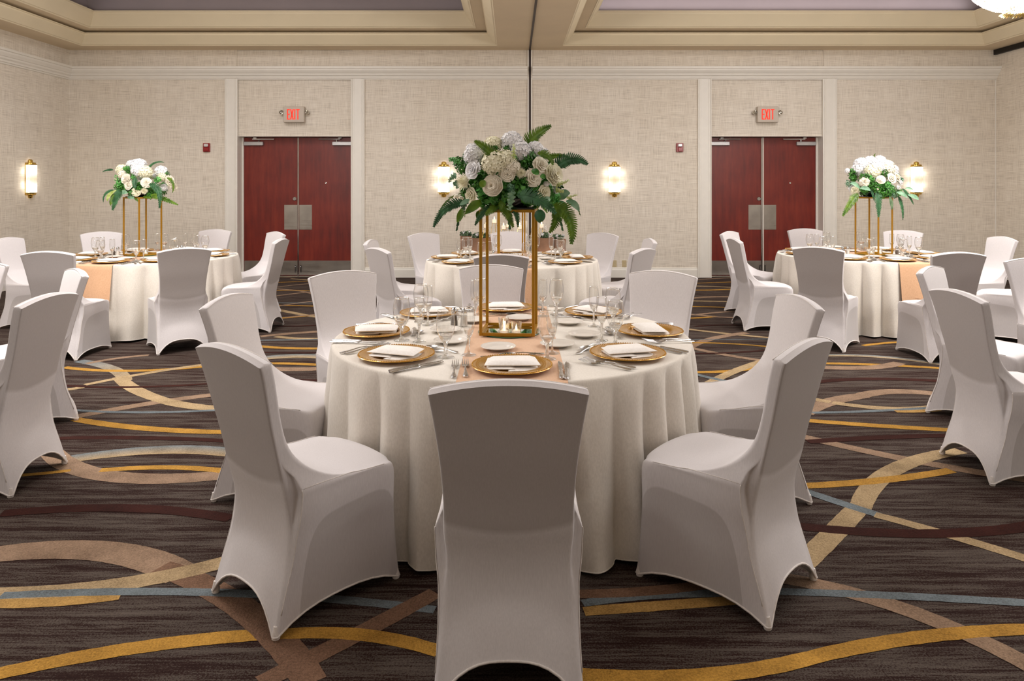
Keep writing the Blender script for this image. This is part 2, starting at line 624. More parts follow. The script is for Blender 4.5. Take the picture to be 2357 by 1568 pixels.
# carpet swirls: woven bands lying in the pile, laid over one another in sequence
BANDS=[(-2.23,2.95,-1.83,3.01,-1.30,2.81,0.155,'T'),(-1.65,2.23,-1.32,2.35,-0.84,2.44,0.070,'G'),(-1.42,2.87,-0.98,2.59,-0.62,2.20,0.110,'N'),(-1.98,2.68,-1.45,2.77,-1.03,3.02,0.100,'C'),
(-1.92,2.62,-1.69,2.63,-1.47,2.67,0.060,'P'),(-1.92,2.67,-1.11,2.69,-0.28,2.58,0.050,'B'),(-0.29,2.69,-0.54,2.43,-0.78,2.20,0.080,'N'),(-0.80,2.44,-0.54,2.44,-0.24,2.35,0.065,'G'),
(-2.49,4.01,-2.12,4.14,-1.51,4.07,0.130,'X'),(-2.66,4.11,-2.02,3.75,-1.44,3.82,0.130,'T'),(-2.23,3.85,-1.89,3.89,-1.36,3.77,0.060,'G'),(-2.63,3.78,-2.51,3.81,-2.39,3.85,0.040,'G'),
(-2.89,4.70,-2.38,4.53,-1.80,4.45,0.080,'G'),(-2.93,4.73,-2.58,5.03,-2.18,5.26,0.100,'T'),(-3.82,6.27,-3.49,6.09,-3.06,5.63,0.110,'Y'),(-3.17,5.74,-2.78,5.32,-2.46,5.08,0.110,'C'),
(-2.52,5.12,-2.25,4.98,-1.92,4.91,0.110,'C'),(-3.03,4.89,-2.48,4.84,-2.02,4.89,0.040,'B'),(-3.81,6.05,-3.24,5.93,-2.60,6.09,0.070,'G'),(-3.31,5.51,-2.95,5.91,-2.64,6.15,0.070,'C'),
(-3.41,5.38,-3.34,5.40,-3.29,5.45,0.070,'C'),(-3.69,6.17,-3.58,6.32,-3.31,6.48,0.070,'T'),(-2.40,3.34,-1.95,3.40,-1.30,3.29,0.080,'M'),(-2.77,4.34,-2.29,4.35,-1.70,4.29,0.060,'M'),
(-3.46,5.49,-2.94,5.45,-2.34,5.55,0.050,'M'),(1.75,4.41,2.12,4.08,2.89,3.64,0.090,'T'),(2.61,4.14,2.10,3.88,1.66,3.39,0.105,'C'),(1.71,3.46,1.47,3.20,1.17,2.88,0.100,'C'),
(1.38,3.64,1.89,3.71,2.38,3.85,0.070,'G'),(1.47,3.60,1.59,3.46,1.72,3.32,0.065,'B'),(1.70,3.33,1.92,3.14,2.33,2.69,0.070,'C'),(1.28,3.22,1.60,3.16,2.99,3.54,0.080,'M'),
(1.03,2.80,1.37,2.63,1.73,2.11,0.090,'T'),(0.96,2.70,1.42,2.67,2.24,2.58,0.048,'B'),(0.26,2.62,0.51,2.67,0.85,2.68,0.050,'B'),(0.26,2.57,0.50,2.60,0.84,2.64,0.060,'P'),
(0.25,2.68,0.52,2.70,0.81,2.76,0.060,'N'),(0.19,2.24,0.57,2.23,0.98,2.32,0.068,'G'),(0.95,2.31,1.23,2.39,1.84,2.47,0.064,'G'),(1.87,4.69,2.34,4.57,2.82,4.48,0.075,'G'),
(1.98,4.82,2.36,5.13,2.59,5.23,0.130,'T'),(2.56,5.22,2.94,5.33,3.23,5.22,0.120,'T'),(2.28,5.06,2.53,4.94,3.02,4.99,0.080,'C'),(2.15,5.17,2.21,5.12,2.27,5.07,0.070,'C'),
(2.04,4.83,2.49,4.87,3.01,4.96,0.045,'B'),(2.62,4.86,2.76,4.86,2.94,4.89,0.050,'P'),(2.67,6.18,3.22,6.12,3.70,5.99,0.070,'G'),(2.60,6.06,2.92,6.02,3.38,6.20,0.120,'T'),
(2.81,6.47,3.37,6.40,3.76,6.09,0.090,'X'),(3.39,6.87,3.57,6.95,3.83,7.03,0.060,'G'),(2.36,5.58,2.91,5.68,3.45,5.59,0.080,'M'),(1.78,4.28,2.23,4.35,2.74,4.39,0.070,'M'),
(-3.65,10.71,-3.28,10.57,-2.65,9.68,0.070,'T'),(-3.58,10.48,-3.27,10.53,-2.83,10.44,0.050,'G'),(-3.36,9.94,-3.11,10.23,-2.84,10.48,0.060,'T'),(-3.14,9.22,-2.80,9.18,-2.41,9.12,0.060,'G'),
(-3.04,9.08,-2.85,9.35,-2.55,9.64,0.070,'T'),(-3.21,9.42,-2.86,9.39,-2.49,9.39,0.040,'B'),(-3.04,8.99,-2.62,8.62,-2.17,8.30,0.090,'C'),(-2.75,8.28,-2.60,8.36,-2.42,8.47,0.070,'G'),
(-2.67,8.36,-2.48,8.47,-2.26,8.62,0.060,'T'),(-2.58,7.29,-2.31,7.44,-1.95,7.56,0.100,'T'),(-2.42,7.29,-2.15,7.19,-1.86,7.19,0.080,'C'),(-2.56,7.11,-2.21,7.13,-1.85,7.17,0.040,'B'),
(-2.51,6.87,-2.10,6.76,-1.72,6.75,0.080,'G'),(-2.29,6.32,-1.99,6.45,-1.61,6.37,0.140,'X'),(-2.22,6.17,-1.92,6.17,-1.54,6.09,0.070,'G'),(-2.15,6.02,-1.82,5.98,-1.52,6.02,0.120,'T'),
(-4.01,11.98,-3.68,12.10,-3.29,12.27,0.060,'T'),(-3.69,11.87,-3.47,11.76,-3.06,11.44,0.060,'C'),(-3.81,11.38,-3.50,11.49,-3.14,11.59,0.050,'G'),(-3.63,10.84,-3.41,11.08,-3.08,11.38,0.050,'T'),
(2.86,11.65,3.35,11.87,3.84,12.04,0.070,'T'),(2.77,11.28,3.21,11.38,3.70,11.49,0.050,'G'),(2.69,10.99,3.08,10.94,3.49,10.75,0.070,'C'),(2.56,10.57,2.98,10.57,3.49,10.75,0.080,'G'),
(2.31,9.64,2.79,9.91,3.20,9.87,0.100,'T'),(2.29,9.57,2.69,9.53,3.08,9.49,0.070,'C'),(2.15,9.12,2.56,9.08,2.86,8.99,0.050,'G'),(2.01,8.62,2.28,8.47,2.46,8.36,0.070,'T'),
(2.19,8.50,2.44,8.65,2.79,8.77,0.070,'T'),(1.98,8.28,2.20,8.33,2.42,8.41,0.070,'G'),(2.36,8.39,2.51,8.36,2.70,8.30,0.060,'T'),(1.82,7.72,2.18,7.47,2.61,7.23,0.070,'C'),
(1.67,6.75,2.03,7.19,2.47,7.47,0.100,'T'),(1.75,7.15,2.10,7.15,2.59,7.17,0.030,'B'),(1.71,6.99,2.05,6.97,2.46,6.82,0.050,'G'),(1.67,6.82,1.96,6.48,2.26,6.24,0.080,'T'),
(1.45,5.89,1.77,5.91,2.22,6.14,0.070,'G'),(1.47,5.46,1.79,5.85,2.28,6.32,0.090,'C'),(1.45,5.89,1.65,5.65,1.82,5.49,0.060,'B'),(2.01,7.81,2.32,7.89,2.60,7.86,0.050,'M'),
(1.64,6.54,2.10,6.59,2.42,6.69,0.050,'M'),(-2.33,6.59,-2.00,6.57,-1.72,6.59,0.050,'M'),(-2.02,5.72,-1.72,5.64,-1.48,5.64,0.070,'M'),(-2.57,7.81,-2.34,7.84,-2.11,7.89,0.050,'M')]

BCOL = {'T': rgb(148, 124, 104), 'C': rgb(174, 152, 118), 'G': rgb(182, 138, 62), 'B': rgb(112, 122, 128), 'P': rgb(176, 140, 82), 'M': rgb(56, 25, 19), 'N': rgb(122, 94, 76)}
rb = random.Random(5)
extra = []


def free(x, y):
    # parts of the floor not covered by the bands above
    return (abs(x) > 3.1 and y < 9) or y < 2.0 or (y > 5 and 1.0 < abs(x) < 1.3 and y < 6.6) or (abs(x) < 1.6 and y > 2.9)


k = 0
while k < 110:
    x, y = rb.uniform(XL, XR), rb.uniform(YF, YB)
    L = rb.uniform(0.9, 2.2)
    a = rb.gauss(0, 0.22) if rb.random() < 0.75 else rb.choice((-1, 1)) * rb.uniform(0.5, 0.9)
    A = (x - L / 2 * cos(a), y - L / 2 * sin(a))
    B = (x + L / 2 * cos(a), y + L / 2 * sin(a))
    sg = rb.uniform(-0.12, 0.12) * L
    k += 1
    Mm = (x - sg * sin(a), y + sg * cos(a))
    if not (free(*A) and free(*B) and free(*Mm)):
        continue
    extra.append((A[0], A[1], Mm[0], Mm[1], B[0], B[1], rb.uniform(0.06, 0.13), rb.choice('TTCCGGBPNM')))

vs, fs, cols = [], [], []
zz = 0.0004
for bi, (ax, ay, mx, my, bx, by, w, ck) in enumerate(extra + BANDS):
    A, Mp, B = Vector((ax, ay)), Vector((mx, my)), Vector((bx, by))
    u = (B - A)
    L = u.length
    u.normalize()
    n = Vector((-u.y, u.x))
    um, vm = (Mp - A).dot(u), (Mp - A).dot(n)
    t = 2 * um / L - 1
    sag = vm / max(0.3, 1 - t * t)
    ns = max(12, int(L / 0.025))
    base = len(vs)
    for i in range(ns + 1):
        q = i / ns
        tt = 2 * q - 1
        # tapering towards the ends
        hw = w / 2 * (1 - 0.10 * abs(tt) ** 3)
        c = A + u * (q * L) + n * (sag * (1 - tt * tt))
        sl = Vector((u.x * L + n.x * sag * (-4 * tt), u.y * L + n.y * sag * (-4 * tt))).normalized()
        nn = Vector((-sl.y, sl.x))
        j1, j2 = rb.uniform(-0.0013, 0.0013), rb.uniform(-0.0013, 0.0013)
        p, r = c + nn * (hw + j1), c - nn * (hw + j2)
        vs += [(r.x, r.y, zz), (p.x, p.y, zz)]
    for i in range(ns):
        fs.append((base + 2 * i, base + 2 * i + 2, base + 2 * i + 3, base + 2 * i + 1))
        qa, qb = i / ns, (i + 1) / ns
        if ck == 'X':
            cols.append((BCOL['C'], BCOL['C'], BCOL['B'], BCOL['B']))
        elif ck == 'Y':
            ca, cb_ = [tuple(BCOL['B'][e] * (1 - q) + BCOL['C'][e] * q for e in range(4)) for q in (qa, qb)]
            cols.append((ca, cb_, cb_, ca))
        else:
            cols.append((BCOL[ck],) * 4)
    zz += 0.000014
me = bpy.data.meshes.new('swirl_pattern')
me.from_pydata(vs, [], fs)
at = me.color_attributes.new('tint', 'FLOAT_COLOR', 'CORNER')
li = 0
for f, c in zip(fs, cols):
    for cc in c:
        at.data[li].color = cc
        li += 1
me.materials.append(M_BAND)
o = bpy.data.objects.new('swirl_pattern', me)
COL.objects.link(o)
o.parent = floor
o['kind'] = 'stuff'

# far wall with two recessed door bays
D1 = (-4.637, -2.72)
D2 = (3.37, 5.25)
DH = 2.39
wb = MB()
for x0, x1, z0 in ((XL, D1[0] - 0.02, 0), (D1[1] + 0.02, D2[0] - 0.02, 0), (D2[1] + 0.02, XR, 0)):
    wb.box(x0, x1, YB, YB + 0.12, z0, ZS)
wb.box(D1[0] - 0.02, D1[1] + 0.02, YB + 0.015, YB + 0.12, DH + 0.01, ZS)
wb.box(D2[0] - 0.02, D2[1] + 0.02, YB + 0.015, YB + 0.12, DH + 0.01, ZS)
struct(wb.build('wall_back', M_WALL))
struct(MB().box(XL - 0.12, XL, YF, YB, 0, ZS).build('wall_left', M_WALL))
struct(MB().box(XR, XR + 0.12, YF, YB + 0.12, 0, ZS).build('wall_right', M_WALL))
struct(MB().box(XL - 0.12, XR + 0.12, YF - 0.12, YF, 0, ZS).build('wall_front', M_WALL))
# black sliding-wall track along the top of the right wall
struct(MB().box(XR - 0.05, XR, YF, YB - 0.02, ZS - 0.085, ZS - 0.002).build('trim_1', M_BLACK))

struct(MB().box(XR - 0.012, XR, YB - 0.012, YB, 0.17, 3.345, 0.002).build('trim_13', M_TRIM))

# ceiling: soffit with two stepped trays
T1 = (-7.06, -0.24)
T2 = (0.83, 7.75)
TY = (-2.4, 11.65)
cb = MB()
cb.box(XL, XR, TY[1], YB, ZS, ZS + 0.1)
cb.box(XL, XR, YF, TY[0], ZS, ZS + 0.1)
for x0, x1 in ((XL, T1[0]), (T1[1], T2[0]), (T2[1], XR)):
    cb.box(x0, x1, TY[0], TY[1], ZS, ZS + 0.1)
ceiling = struct(cb.build('ceiling', M_CEIL))


def ring(mb, x0, x1, y0, y1, prof):
    rows = []
    for off, z in prof:
        rows.append([(x0 + off, y0 + off, z), (x1 - off, y0 + off, z), (x1 - off, y1 - off, z), (x0 + off, y1 - off, z)])
    # hard corners: separate strips per side
    for i in range(4):
        j = (i + 1) % 4
        mb.grid([[r[i], r[j]] for r in rows])


for (x0, x1) in (T1, T2):
    m1 = MB()
    ring(m1, x0, x1, TY[0], TY[1], [(0, 3.849), (0.012, 3.862), (0.03, 3.866), (0.148, 3.99), (0.15, 4.01), (0.165, 4.015), (0.165, 4.03), (0.0, 4.022)])
    m1.build('lower_crown', M_COVE, ceiling)
    m2 = MB()
    ring(m2, x0, x1, TY[0], TY[1], [(0.0, 4.02), (0.0, 4.065), (0.335, 4.065)])
    m2.build('crown_shelf', M_CEIL, ceiling)
    m3 = MB()
    ring(m3, x0, x1, TY[0], TY[1], [(0.335, 4.062), (0.35, 4.075), (0.37, 4.08), (0.495, 4.25), (0.50, 4.275), (0.512, 4.28), (0.512, 4.30), (0.25, 4.295)])
    m3.build('upper_crown', M_COVE, ceiling)
    m4 = MB()
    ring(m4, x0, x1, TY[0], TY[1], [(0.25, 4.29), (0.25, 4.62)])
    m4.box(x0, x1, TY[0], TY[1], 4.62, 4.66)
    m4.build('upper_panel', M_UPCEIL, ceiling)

# partition track across the ceiling beam and the dark joint down the wall
struct(MB().box(0.285, 0.315, TY[0] - 1, YB - 0.03, ZS - 0.012, ZS - 0.001).build('trim_2', M_DARKGAP))
struct(MB().box(0.285, 0.32, YB - 0.022, YB, 0, ZS).build('trim_3', M_DARKGAP))
struct(MB().box(0.262, 0.285, YB - 0.03, YB, 0, ZS, 0.003).build('trim_4', M_TRIM))
struct(MB().box(0.32, 0.343, YB - 0.03, YB, 0, ZS, 0.003).build('trim_5', M_TRIM))


def sweep_x(mb, x0, x1, prof):
    # prof: (distance from the far wall, z)
    mb.grid([[(x0, YB - d, z), (x1, YB - d, z)] for d, z in prof])
    mb.add([(x0, YB - d, z) for d, z in prof], [tuple(range(len(prof)))])
    mb.add([(x1, YB - d, z) for d, z in prof], [tuple(range(len(prof) - 1, -1, -1))])


CROWN = [(0, 3.345), (0.02, 3.35), (0.025, 3.37), (0.045, 3.375), (0.05, 3.40), (0.075, 3.42), (0.08, 3.445), (0.095, 3.45), (0.125, 3.49), (0.13, 3.515), (0.15, 3.52), (0.15, 3.555), (0, 3.56)]
m = MB()
sweep_x(m, XL, 0.262, CROWN)
struct(m.build('trim_6', M_TRIM))
m = MB()
sweep_x(m, 0.343, XR, CROWN)
struct(m.build('trim_7', M_TRIM))
m = MB()
m.grid([[(XL + d, YF, z), (XL + d, YB, z)] for d, z in CROWN][::-1])
struct(m.build('trim_8', M_TRIM))
BASE = [(0, 0.0), (0.022, 0.0), (0.022, 0.13), (0.016, 0.14), (0.014, 0.16), (0.004, 0.17), (0, 0.17)]
PIL = ((-4.852, -4.637), (-2.72, -2.49), (3.14, 3.37), (5.25, 5.49))
segs = ((XL, PIL[0][0]), (PIL[1][1], 0.262), (0.343, PIL[2][0]), (PIL[3][1], XR))
for i, (a, b) in enumerate(segs):
    m = MB()
    sweep_x(m, a, b, BASE)
    struct(m.build('baseboard_back', M_TRIM))
m = MB()
m.grid([[(XL + d, YF, z), (XL + d, YB, z)] for d, z in BASE][::-1])
struct(m.build('baseboard_left', M_TRIM))
m = MB()
m.grid([[(XR - d, YF, z), (XR - d, YB, z)] for d, z in BASE])
struct(m.build('baseboard_right', M_TRIM))
# fluted pilasters either side of each door
for i, (a, b) in enumerate(PIL):
    w = b - a
    prof = [(0, 0.0), (0, 0.038), (0.018, 0.044), (0.03, 0.03), (w * 0.2, 0.03), (w * 0.24, 0.024), (w * 0.76, 0.024), (w * 0.8, 0.03), (w - 0.03, 0.03), (w - 0.018, 0.044), (w, 0.038), (w, 0.0)]
    m = MB()
    m.grid([[(a + u, YB - d, 0.0), (a + u, YB - d, 3.36)] for u, d in prof])
    struct(m.build('trim_%d' % (9 + i), M_TRIM))

# doors
for di, (x0, x1) in enumerate((D1, D2)):
    root = empty('door_%d' % (di + 1), ((x0 + x1) / 2, YB + 0.2, 0))
    struct(root)
    hw = (x1 - x0) / 2
    fr = MB()
    fr.box(-hw - 0.019, -hw, -0.199, 0.06, 0, DH)
    fr.box(hw, hw + 0.019, -0.199, 0.06, 0, DH)
    fr.box(-hw - 0.019, hw + 0.019, -0.199, 0.06, DH, DH + 0.009)
    fr.box(-hw, -hw + 0.025, -0.03, 0.06, 0, DH, 0.004)
    fr.box(hw - 0.025, hw, -0.03, 0.06, 0, DH, 0.004)
    fr.build('door_frame', M_TRIM, root)
    MB().box(-hw, hw, -0.16, 0.05, 0.0, 0.012, 0.003).build('threshold', M_CHROME, root)
    inner = hw - 0.025
    for sgn in (-1, 1):
        xa, xb = (-inner, -0.006) if sgn < 0 else (0.006, inner)
        leaf = MB().box(xa, xb, 0, 0.045, 0.014, DH - 0.006, 0.003).build('door_leaf', M_WOOD, root)
        MB().box(xa + 0.008, xb - 0.008, -0.003, 0, 0.02, 0.265, 0.001).build('kick_plate', M_STEEL, leaf)
        # push plate beside the meeting edge
        px0, px1 = (xb - 0.235, xb - 0.01) if sgn < 0 else (xa + 0.01, xa + 0.23)
        pp = MB().box(px0, px1, -0.004, 0, 0.80, 1.225, 0.001).build('push_plate', M_STEEL, leaf)
        if sgn < 0:
            lk = MB()
            mt = Matrix.Translation((xb - 0.055, 0, 1.33)) @ Matrix.Rotation(pi / 2, 4, 'X')
            lk.lathe([(0.034, 0), (0.034, 0.008), (0.027, 0.016), (0.013, 0.016), (0.013, 0.010), (0.0, 0.010)], 20, mtx=mt)
            lk.build('deadbolt', M_CHROME, leaf, 40)
        else:
            vh = MB()
            mt = Matrix.Translation((xa + 0.47, 0, 1.60)) @ Matrix.Rotation(pi / 2, 4, 'X')
            vh.lathe([(0.015, 0), (0.015, 0.004), (0.006, 0.006), (0, 0.003)], 14, mtx=mt)
            vh.build('peephole', M_CHROME, leaf, 40)
        # floor bolt on the kick plate
        bx = xb - 0.04 if sgn < 0 else xa + 0.04
        fb = MB().box(bx - 0.012, bx + 0.012, -0.012, -0.003, 0.06, 0.19, 0.003)
        fb.tube([(bx, -0.02, 0.07), (bx, -0.03, 0.075), (bx, -0.03, 0.16), (bx, -0.012, 0.165)], 0.006, 6)
        fb.build('foot_bolt', M_CHROME, leaf)
        # closer body and arm at the top outer corner
        c0, c1 = (xa + 0.01, xa + 0.34) if sgn < 0 else (xb - 0.34, xb - 0.01)
        MB().box(c0, c1, -0.055, 0, DH - 0.145, DH - 0.078, 0.008).build('door_closer', M_CLOSER, leaf)
        cm = (c0 + c1) / 2 - sgn * 0.09
        am = MB()
        am.tube([(cm, -0.03, DH - 0.08), (cm, -0.03, DH - 0.05), (cm - sgn * 0.02, -0.04, DH - 0.04)], 0.012, 8)
        am.box(cm - sgn * 0.10 - 0.21, cm - sgn * 0.10 + 0.17, -0.055, -0.035, DH - 0.045, DH - 0.028, 0.004)
        am.box(cm + sgn * 0.06 - 0.03, cm + sgn * 0.06 + 0.03, -0.06, -0.01, DH - 0.028, DH - 0.006, 0.004)
        am.build('closer_arm', M_CHROME, leaf)
    if di == 0:
        MB().box(-0.012, 0.010, -0.008, 0.05, 0.014, DH - 0.006, 0.002).build('astragal', M_BRASS if False else M_CHROME, root)
    else:
        MB().box(-0.028, -0.004, -0.03, 0.05, 0.014, DH - 0.006, 0.006).build('astragal', M_CHROME, root)
        MB().box(-0.004, 0.02, -0.012, 0.05, 0.014, DH - 0.006, 0.002).build('meeting_strip', M_TRIM, root)
    # dark space behind the doors keeps light from leaking in
    MB().box(-hw - 0.1, hw + 0.1, 0.07, 0.09, 0, DH + 0.05).build('door_backing', M_BLACK, root)


# exit signs
def exit_sign(x, label, tilt):
    r = empty('exit_sign', (x, YB - 0.0, 2.755))
    tag(r, label, 'exit sign')
    MB().box(-0.175, 0.175, -0.085, 0, -0.135, 0.135, 0.008).build('sign_housing', M_PLASTIC, r)
    lt = MB()
    H, y0, y1 = 0.088, -0.090, -0.084
    lw, t = 0.046, 0.017
    xs = [-0.110, -0.050, 0.012, 0.040]
    # E
    lt.box(xs[0], xs[0] + t, y0, y1, -H, H)
    for z in (-H, -t / 2, H - t):
        lt.box(xs[0] + t, xs[0] + lw, y0, y1, z, z + t)
    # X
    cx = xs[1] + lw / 2
    for s in (-1, 1):
        lt.add([(cx - s * lw / 2 - t / 2 * 1.1, y, -H) for y in (y0, y1)] + [(cx - s * lw / 2 + t / 2 * 1.1, y, -H) for y in (y0, y1)] +
               [(cx + s * lw / 2 - t / 2 * 1.1, y, H) for y in (y0, y1)] + [(cx + s * lw / 2 + t / 2 * 1.1, y, H) for y in (y0, y1)],
               [(0, 2, 6, 4), (1, 5, 7, 3), (0, 4, 5, 1), (2, 3, 7, 6)])
    # I
    lt.box(xs[2], xs[2] + t, y0, y1, -H, H)
    # T
    lt.box(xs[3] + 0.003, xs[3] + 0.063, y0, y1, H - t, H)
    lt.box(xs[3] + 0.033 - t / 2, xs[3] + 0.033 + t / 2, y0, y1, -H, H - t)
    lt.build('exit_lettering', M_EXITRED, r)
    for s in (-1, 1):
        h = MB()
        mt = Matrix.Translation((s * 0.215, -0.05, 0.035)) @ Matrix.Rotation(radians(-20 * s), 4, 'Z') @ Matrix.Rotation(pi / 2, 4, 'X')
        h.lathe([(0.012, -0.05), (0.03, -0.03), (0.038, 0.0), (0.038, 0.012), (0.033, 0.012), (0.02, -0.008), (0.0, -0.014)], 18, mtx=mt)
        h.tube([(s * 0.17, -0.045, 0.03), (s * 0.20, -0.035, 0.033)], 0.012, 8)
        h.build('emergency_lamp', M_LENS, r, 40)


exit_sign(-3.672, 'white box exit sign with red lettering above the left double door', 0)
exit_sign(4.308, 'white box exit sign with red lettering above the right double door', 0)


def alarm(x, label):
    r = empty('fire_alarm', (x, YB, 2.20))
    tag(r, label, 'fire alarm', 'fire alarms on the back wall')
    MB().box(-0.058, 0.058, -0.035, 0, -0.075, 0.075, 0.006).build('alarm_base', M_ALARM, r)
    MB().box(-0.036, 0.036, -0.058, -0.035, 0.012, 0.062, 0.008).build('strobe', M_STROBE, r)
    MB().box(-0.034, 0.038, -0.05, -0.035, -0.062, 0.004, 0.006).build('horn_cover', M_ALARM, r)


alarm(-5.163, 'small red fire alarm strobe on the wall left of the left door')
alarm(2.836, 'small red fire alarm strobe on the wall left of the right door')


def outlet(x, z, label):
    r = empty('wall_outlet', (x, YB, z))
    tag(r, label, 'outlet')
    MB().box(-0.036, 0.036, -0.006, 0, -0.057, 0.057, 0.002).build('cover_plate', M_IVORY, r)
    for s in (-1, 1):
        MB().box(-0.014, 0.014, -0.009, -0.006, s * 0.022 - 0.014, s * 0.022 + 0.014, 0.001).build('socket', M_PLASTIC if x > 1.9 else M_IVORY, r)


outlet(1.735, 0.235, 'ivory wall outlet just above the baseboard, nearer the centre joint')
outlet(1.90, 0.235, 'ivory wall outlet just above the baseboard, nearer the right door')


def sconce(loc, rz, label):
    r = empty('wall_sconce', loc, rz)
    tag(r, label, 'wall lamp', 'brass wall sconces with fluted glass')
    # local: -y faces the room
    MB().box(-0.085, 0.085, -0.014, 0, -0.25, 0.25, 0.004).build('back_plate', M_BRASS, r)
    rod = MB()
    for i in range(13):
        a = pi * (i + 0.5) / 13
        rod.tube([(-0.089 * cos(a), -0.02 - 0.085 * sin(a), -0.215), (-0.089 * cos(a), -0.02 - 0.085 * sin(a), 0.215)], 0.0105, 6)
    rod.build('glass_rods', M_FLUTED, r, 180)
    for s in (-1, 1):
        fr = MB()
        half = [(-cos(pi * i / 16), sin(pi * i / 16)) for i in range(17)]
        rows = []
        for (k, z) in ((0.100, 0.212), (0.105, 0.218), (0.100, 0.226), (0.085, 0.230), (0.085, 0.250), (0.055, 0.257), (0.045, 0.262), (0.042, 0.286), (0.028, 0.300), (0.0, 0.305)):
            rows.append([(k * cx, -0.02 - k * 0.95 * sy, s * z) for cx, sy in half])
        fr.grid(rows if s > 0 else rows[::-1])
        fr.build('end_cap', M_BRASS, r, 35)
    for s in (-1, 1):
        point = (s * 0.16, -0.05, 0)
    return r


for (x, lab) in ((-1.152, 'lit brass sconce behind the tall main flowers, left of the centre joint'), (1.732, 'lit brass sconce on the wall right of the centre joint'),
                 (6.833, 'lit brass sconce at the right, beyond the right table flowers')):
    sconce((x, YB, 1.66), 0, lab)
    for s in (-1, 1):
        for dz in (-0.10, 0.10):
            point_light('sconce_bulb', (x + s * 0.125, YB - 0.07, 1.66 + dz), 0.28, (1, 0.93, 0.82), 0.03)
sconce((XL, 11.03, 1.66), pi / 2, 'lit brass sconce on the left side wall')
for s in (-1, 1):
    for dz in (-0.10, 0.10):
        point_light('sconce_bulb', (XL + 0.07, 11.03 + s * 0.125, 1.66 + dz), 0.28, (1, 0.93, 0.82), 0.03)

# crystal chandelier hanging in the right tray
CHX, CHY, CHZ = 4.52, 6.27, 3.10
ch = empty('chandelier', (CHX, CHY, CHZ))
tag(ch, 'round crystal chandelier with gold leaves at the top right', 'chandelier')
bd = MB()
rc = random.Random(3)
nr = 26
for i in range(nr):
    t = i / (nr - 1)
    R = 0.47 * sin(min(1.0, t * 1.02 + 0.03) * pi / 2) ** 0.9
    z = 0.0 + 0.42 * (1 - cos(t * pi / 2)) ** 1.0
    cnt = max(6, int(2 * pi * R / 0.028))
    for k in range(cnt):
        a = 2 * pi * (k + 0.5 * (i % 2)) / cnt
        x, y = R * cos(a), R * sin(a)
        s = 0.0125
        zz2 = z + rc.uniform(-0.004, 0.004)
        bd.add([(x + s, y, zz2), (x, y + s, zz2), (x - s, y, zz2), (x, y - s, zz2), (x, y, zz2 + s * 1.1), (x, y, zz2 - s * 1.1)],
               [(0, 1, 4), (1, 2, 4), (2, 3, 4), (3, 0, 4), (1, 0, 5), (2, 1, 5), (3, 2, 5), (0, 3, 5)])
bd.build('crystal_bowl', M_CRYSTAL, ch, kind='stuff')
MB().lathe([(0.0, 0.04), (0.21, 0.07), (0.35, 0.17), (0.42, 0.34), (0.42, 0.42), (0.0, 0.42)], 28).build('lit_core', M_GLOW, ch, 60)
gl = MB()
gl.lathe([(0.47, 0.40), (0.49, 0.41), (0.49, 0.46), (0.47, 0.47), (0.42, 0.47)], 40)
gl.build('gold_ring', M_BRASS, ch, 40)
for k in range(8):
    a = 2 * pi * k / 8 + 0.35
    rr = 0.10
    lf = MB()
    for j in range(5):
        q = a + (j - 2) * 0.35
        bx, by = rr * cos(a), rr * sin(a)
        rows = []
        for t in range(5):
            u = t / 4
            wl = 0.016 * sin(pi * min(0.98, u + 0.06))
            px, py, pz = bx + u * 0.09 * cos(q), by + u * 0.09 * sin(q), -0.012 - 0.022 * u * u
            rows.append([(px - wl * sin(q), py + wl * cos(q), pz), (px, py, pz - 0.004), (px + wl * sin(q), py - wl * cos(q), pz)])
        lf.grid(rows)
    lf.build('gold_leaf', M_BRASS, ch, 60)
st = MB().lathe([(0.02, 0.42), (0.02, 0.7), (0.16, 0.75), (0.02, 0.8), (0.02, 1.45), (0.1, 1.49), (0.1, 1.55)], 20)
st.build('stem', M_BRASS, ch, 40)
MB().lathe([(0.30, 0.62), (0.34, 0.70), (0.32, 0.78), (0.26, 0.84)], 28).build('upper_tier', M_CRYSTAL, ch, 60)


# ------------------------------------------------------------ chairs in white stretch covers
def catmull(P, k):
    out = []
    n = len(P)
    for i in range(n - 1):
        p0, p1, p2, p3 = P[max(0, i - 1)], P[i], P[i + 1], P[min(n - 1, i + 2)]
        for j in range(k):
            t = j / k
            out.append(tuple(0.5 * ((2 * b) + (-a + c) * t + (2 * a - 5 * b + 4 * c - d) * t * t + (-a + 3 * b - 3 * c + d) * t ** 3) for a, b, c, d in zip(p0, p1, p2, p3)))
    out.append(tuple(P[-1]))
    return out


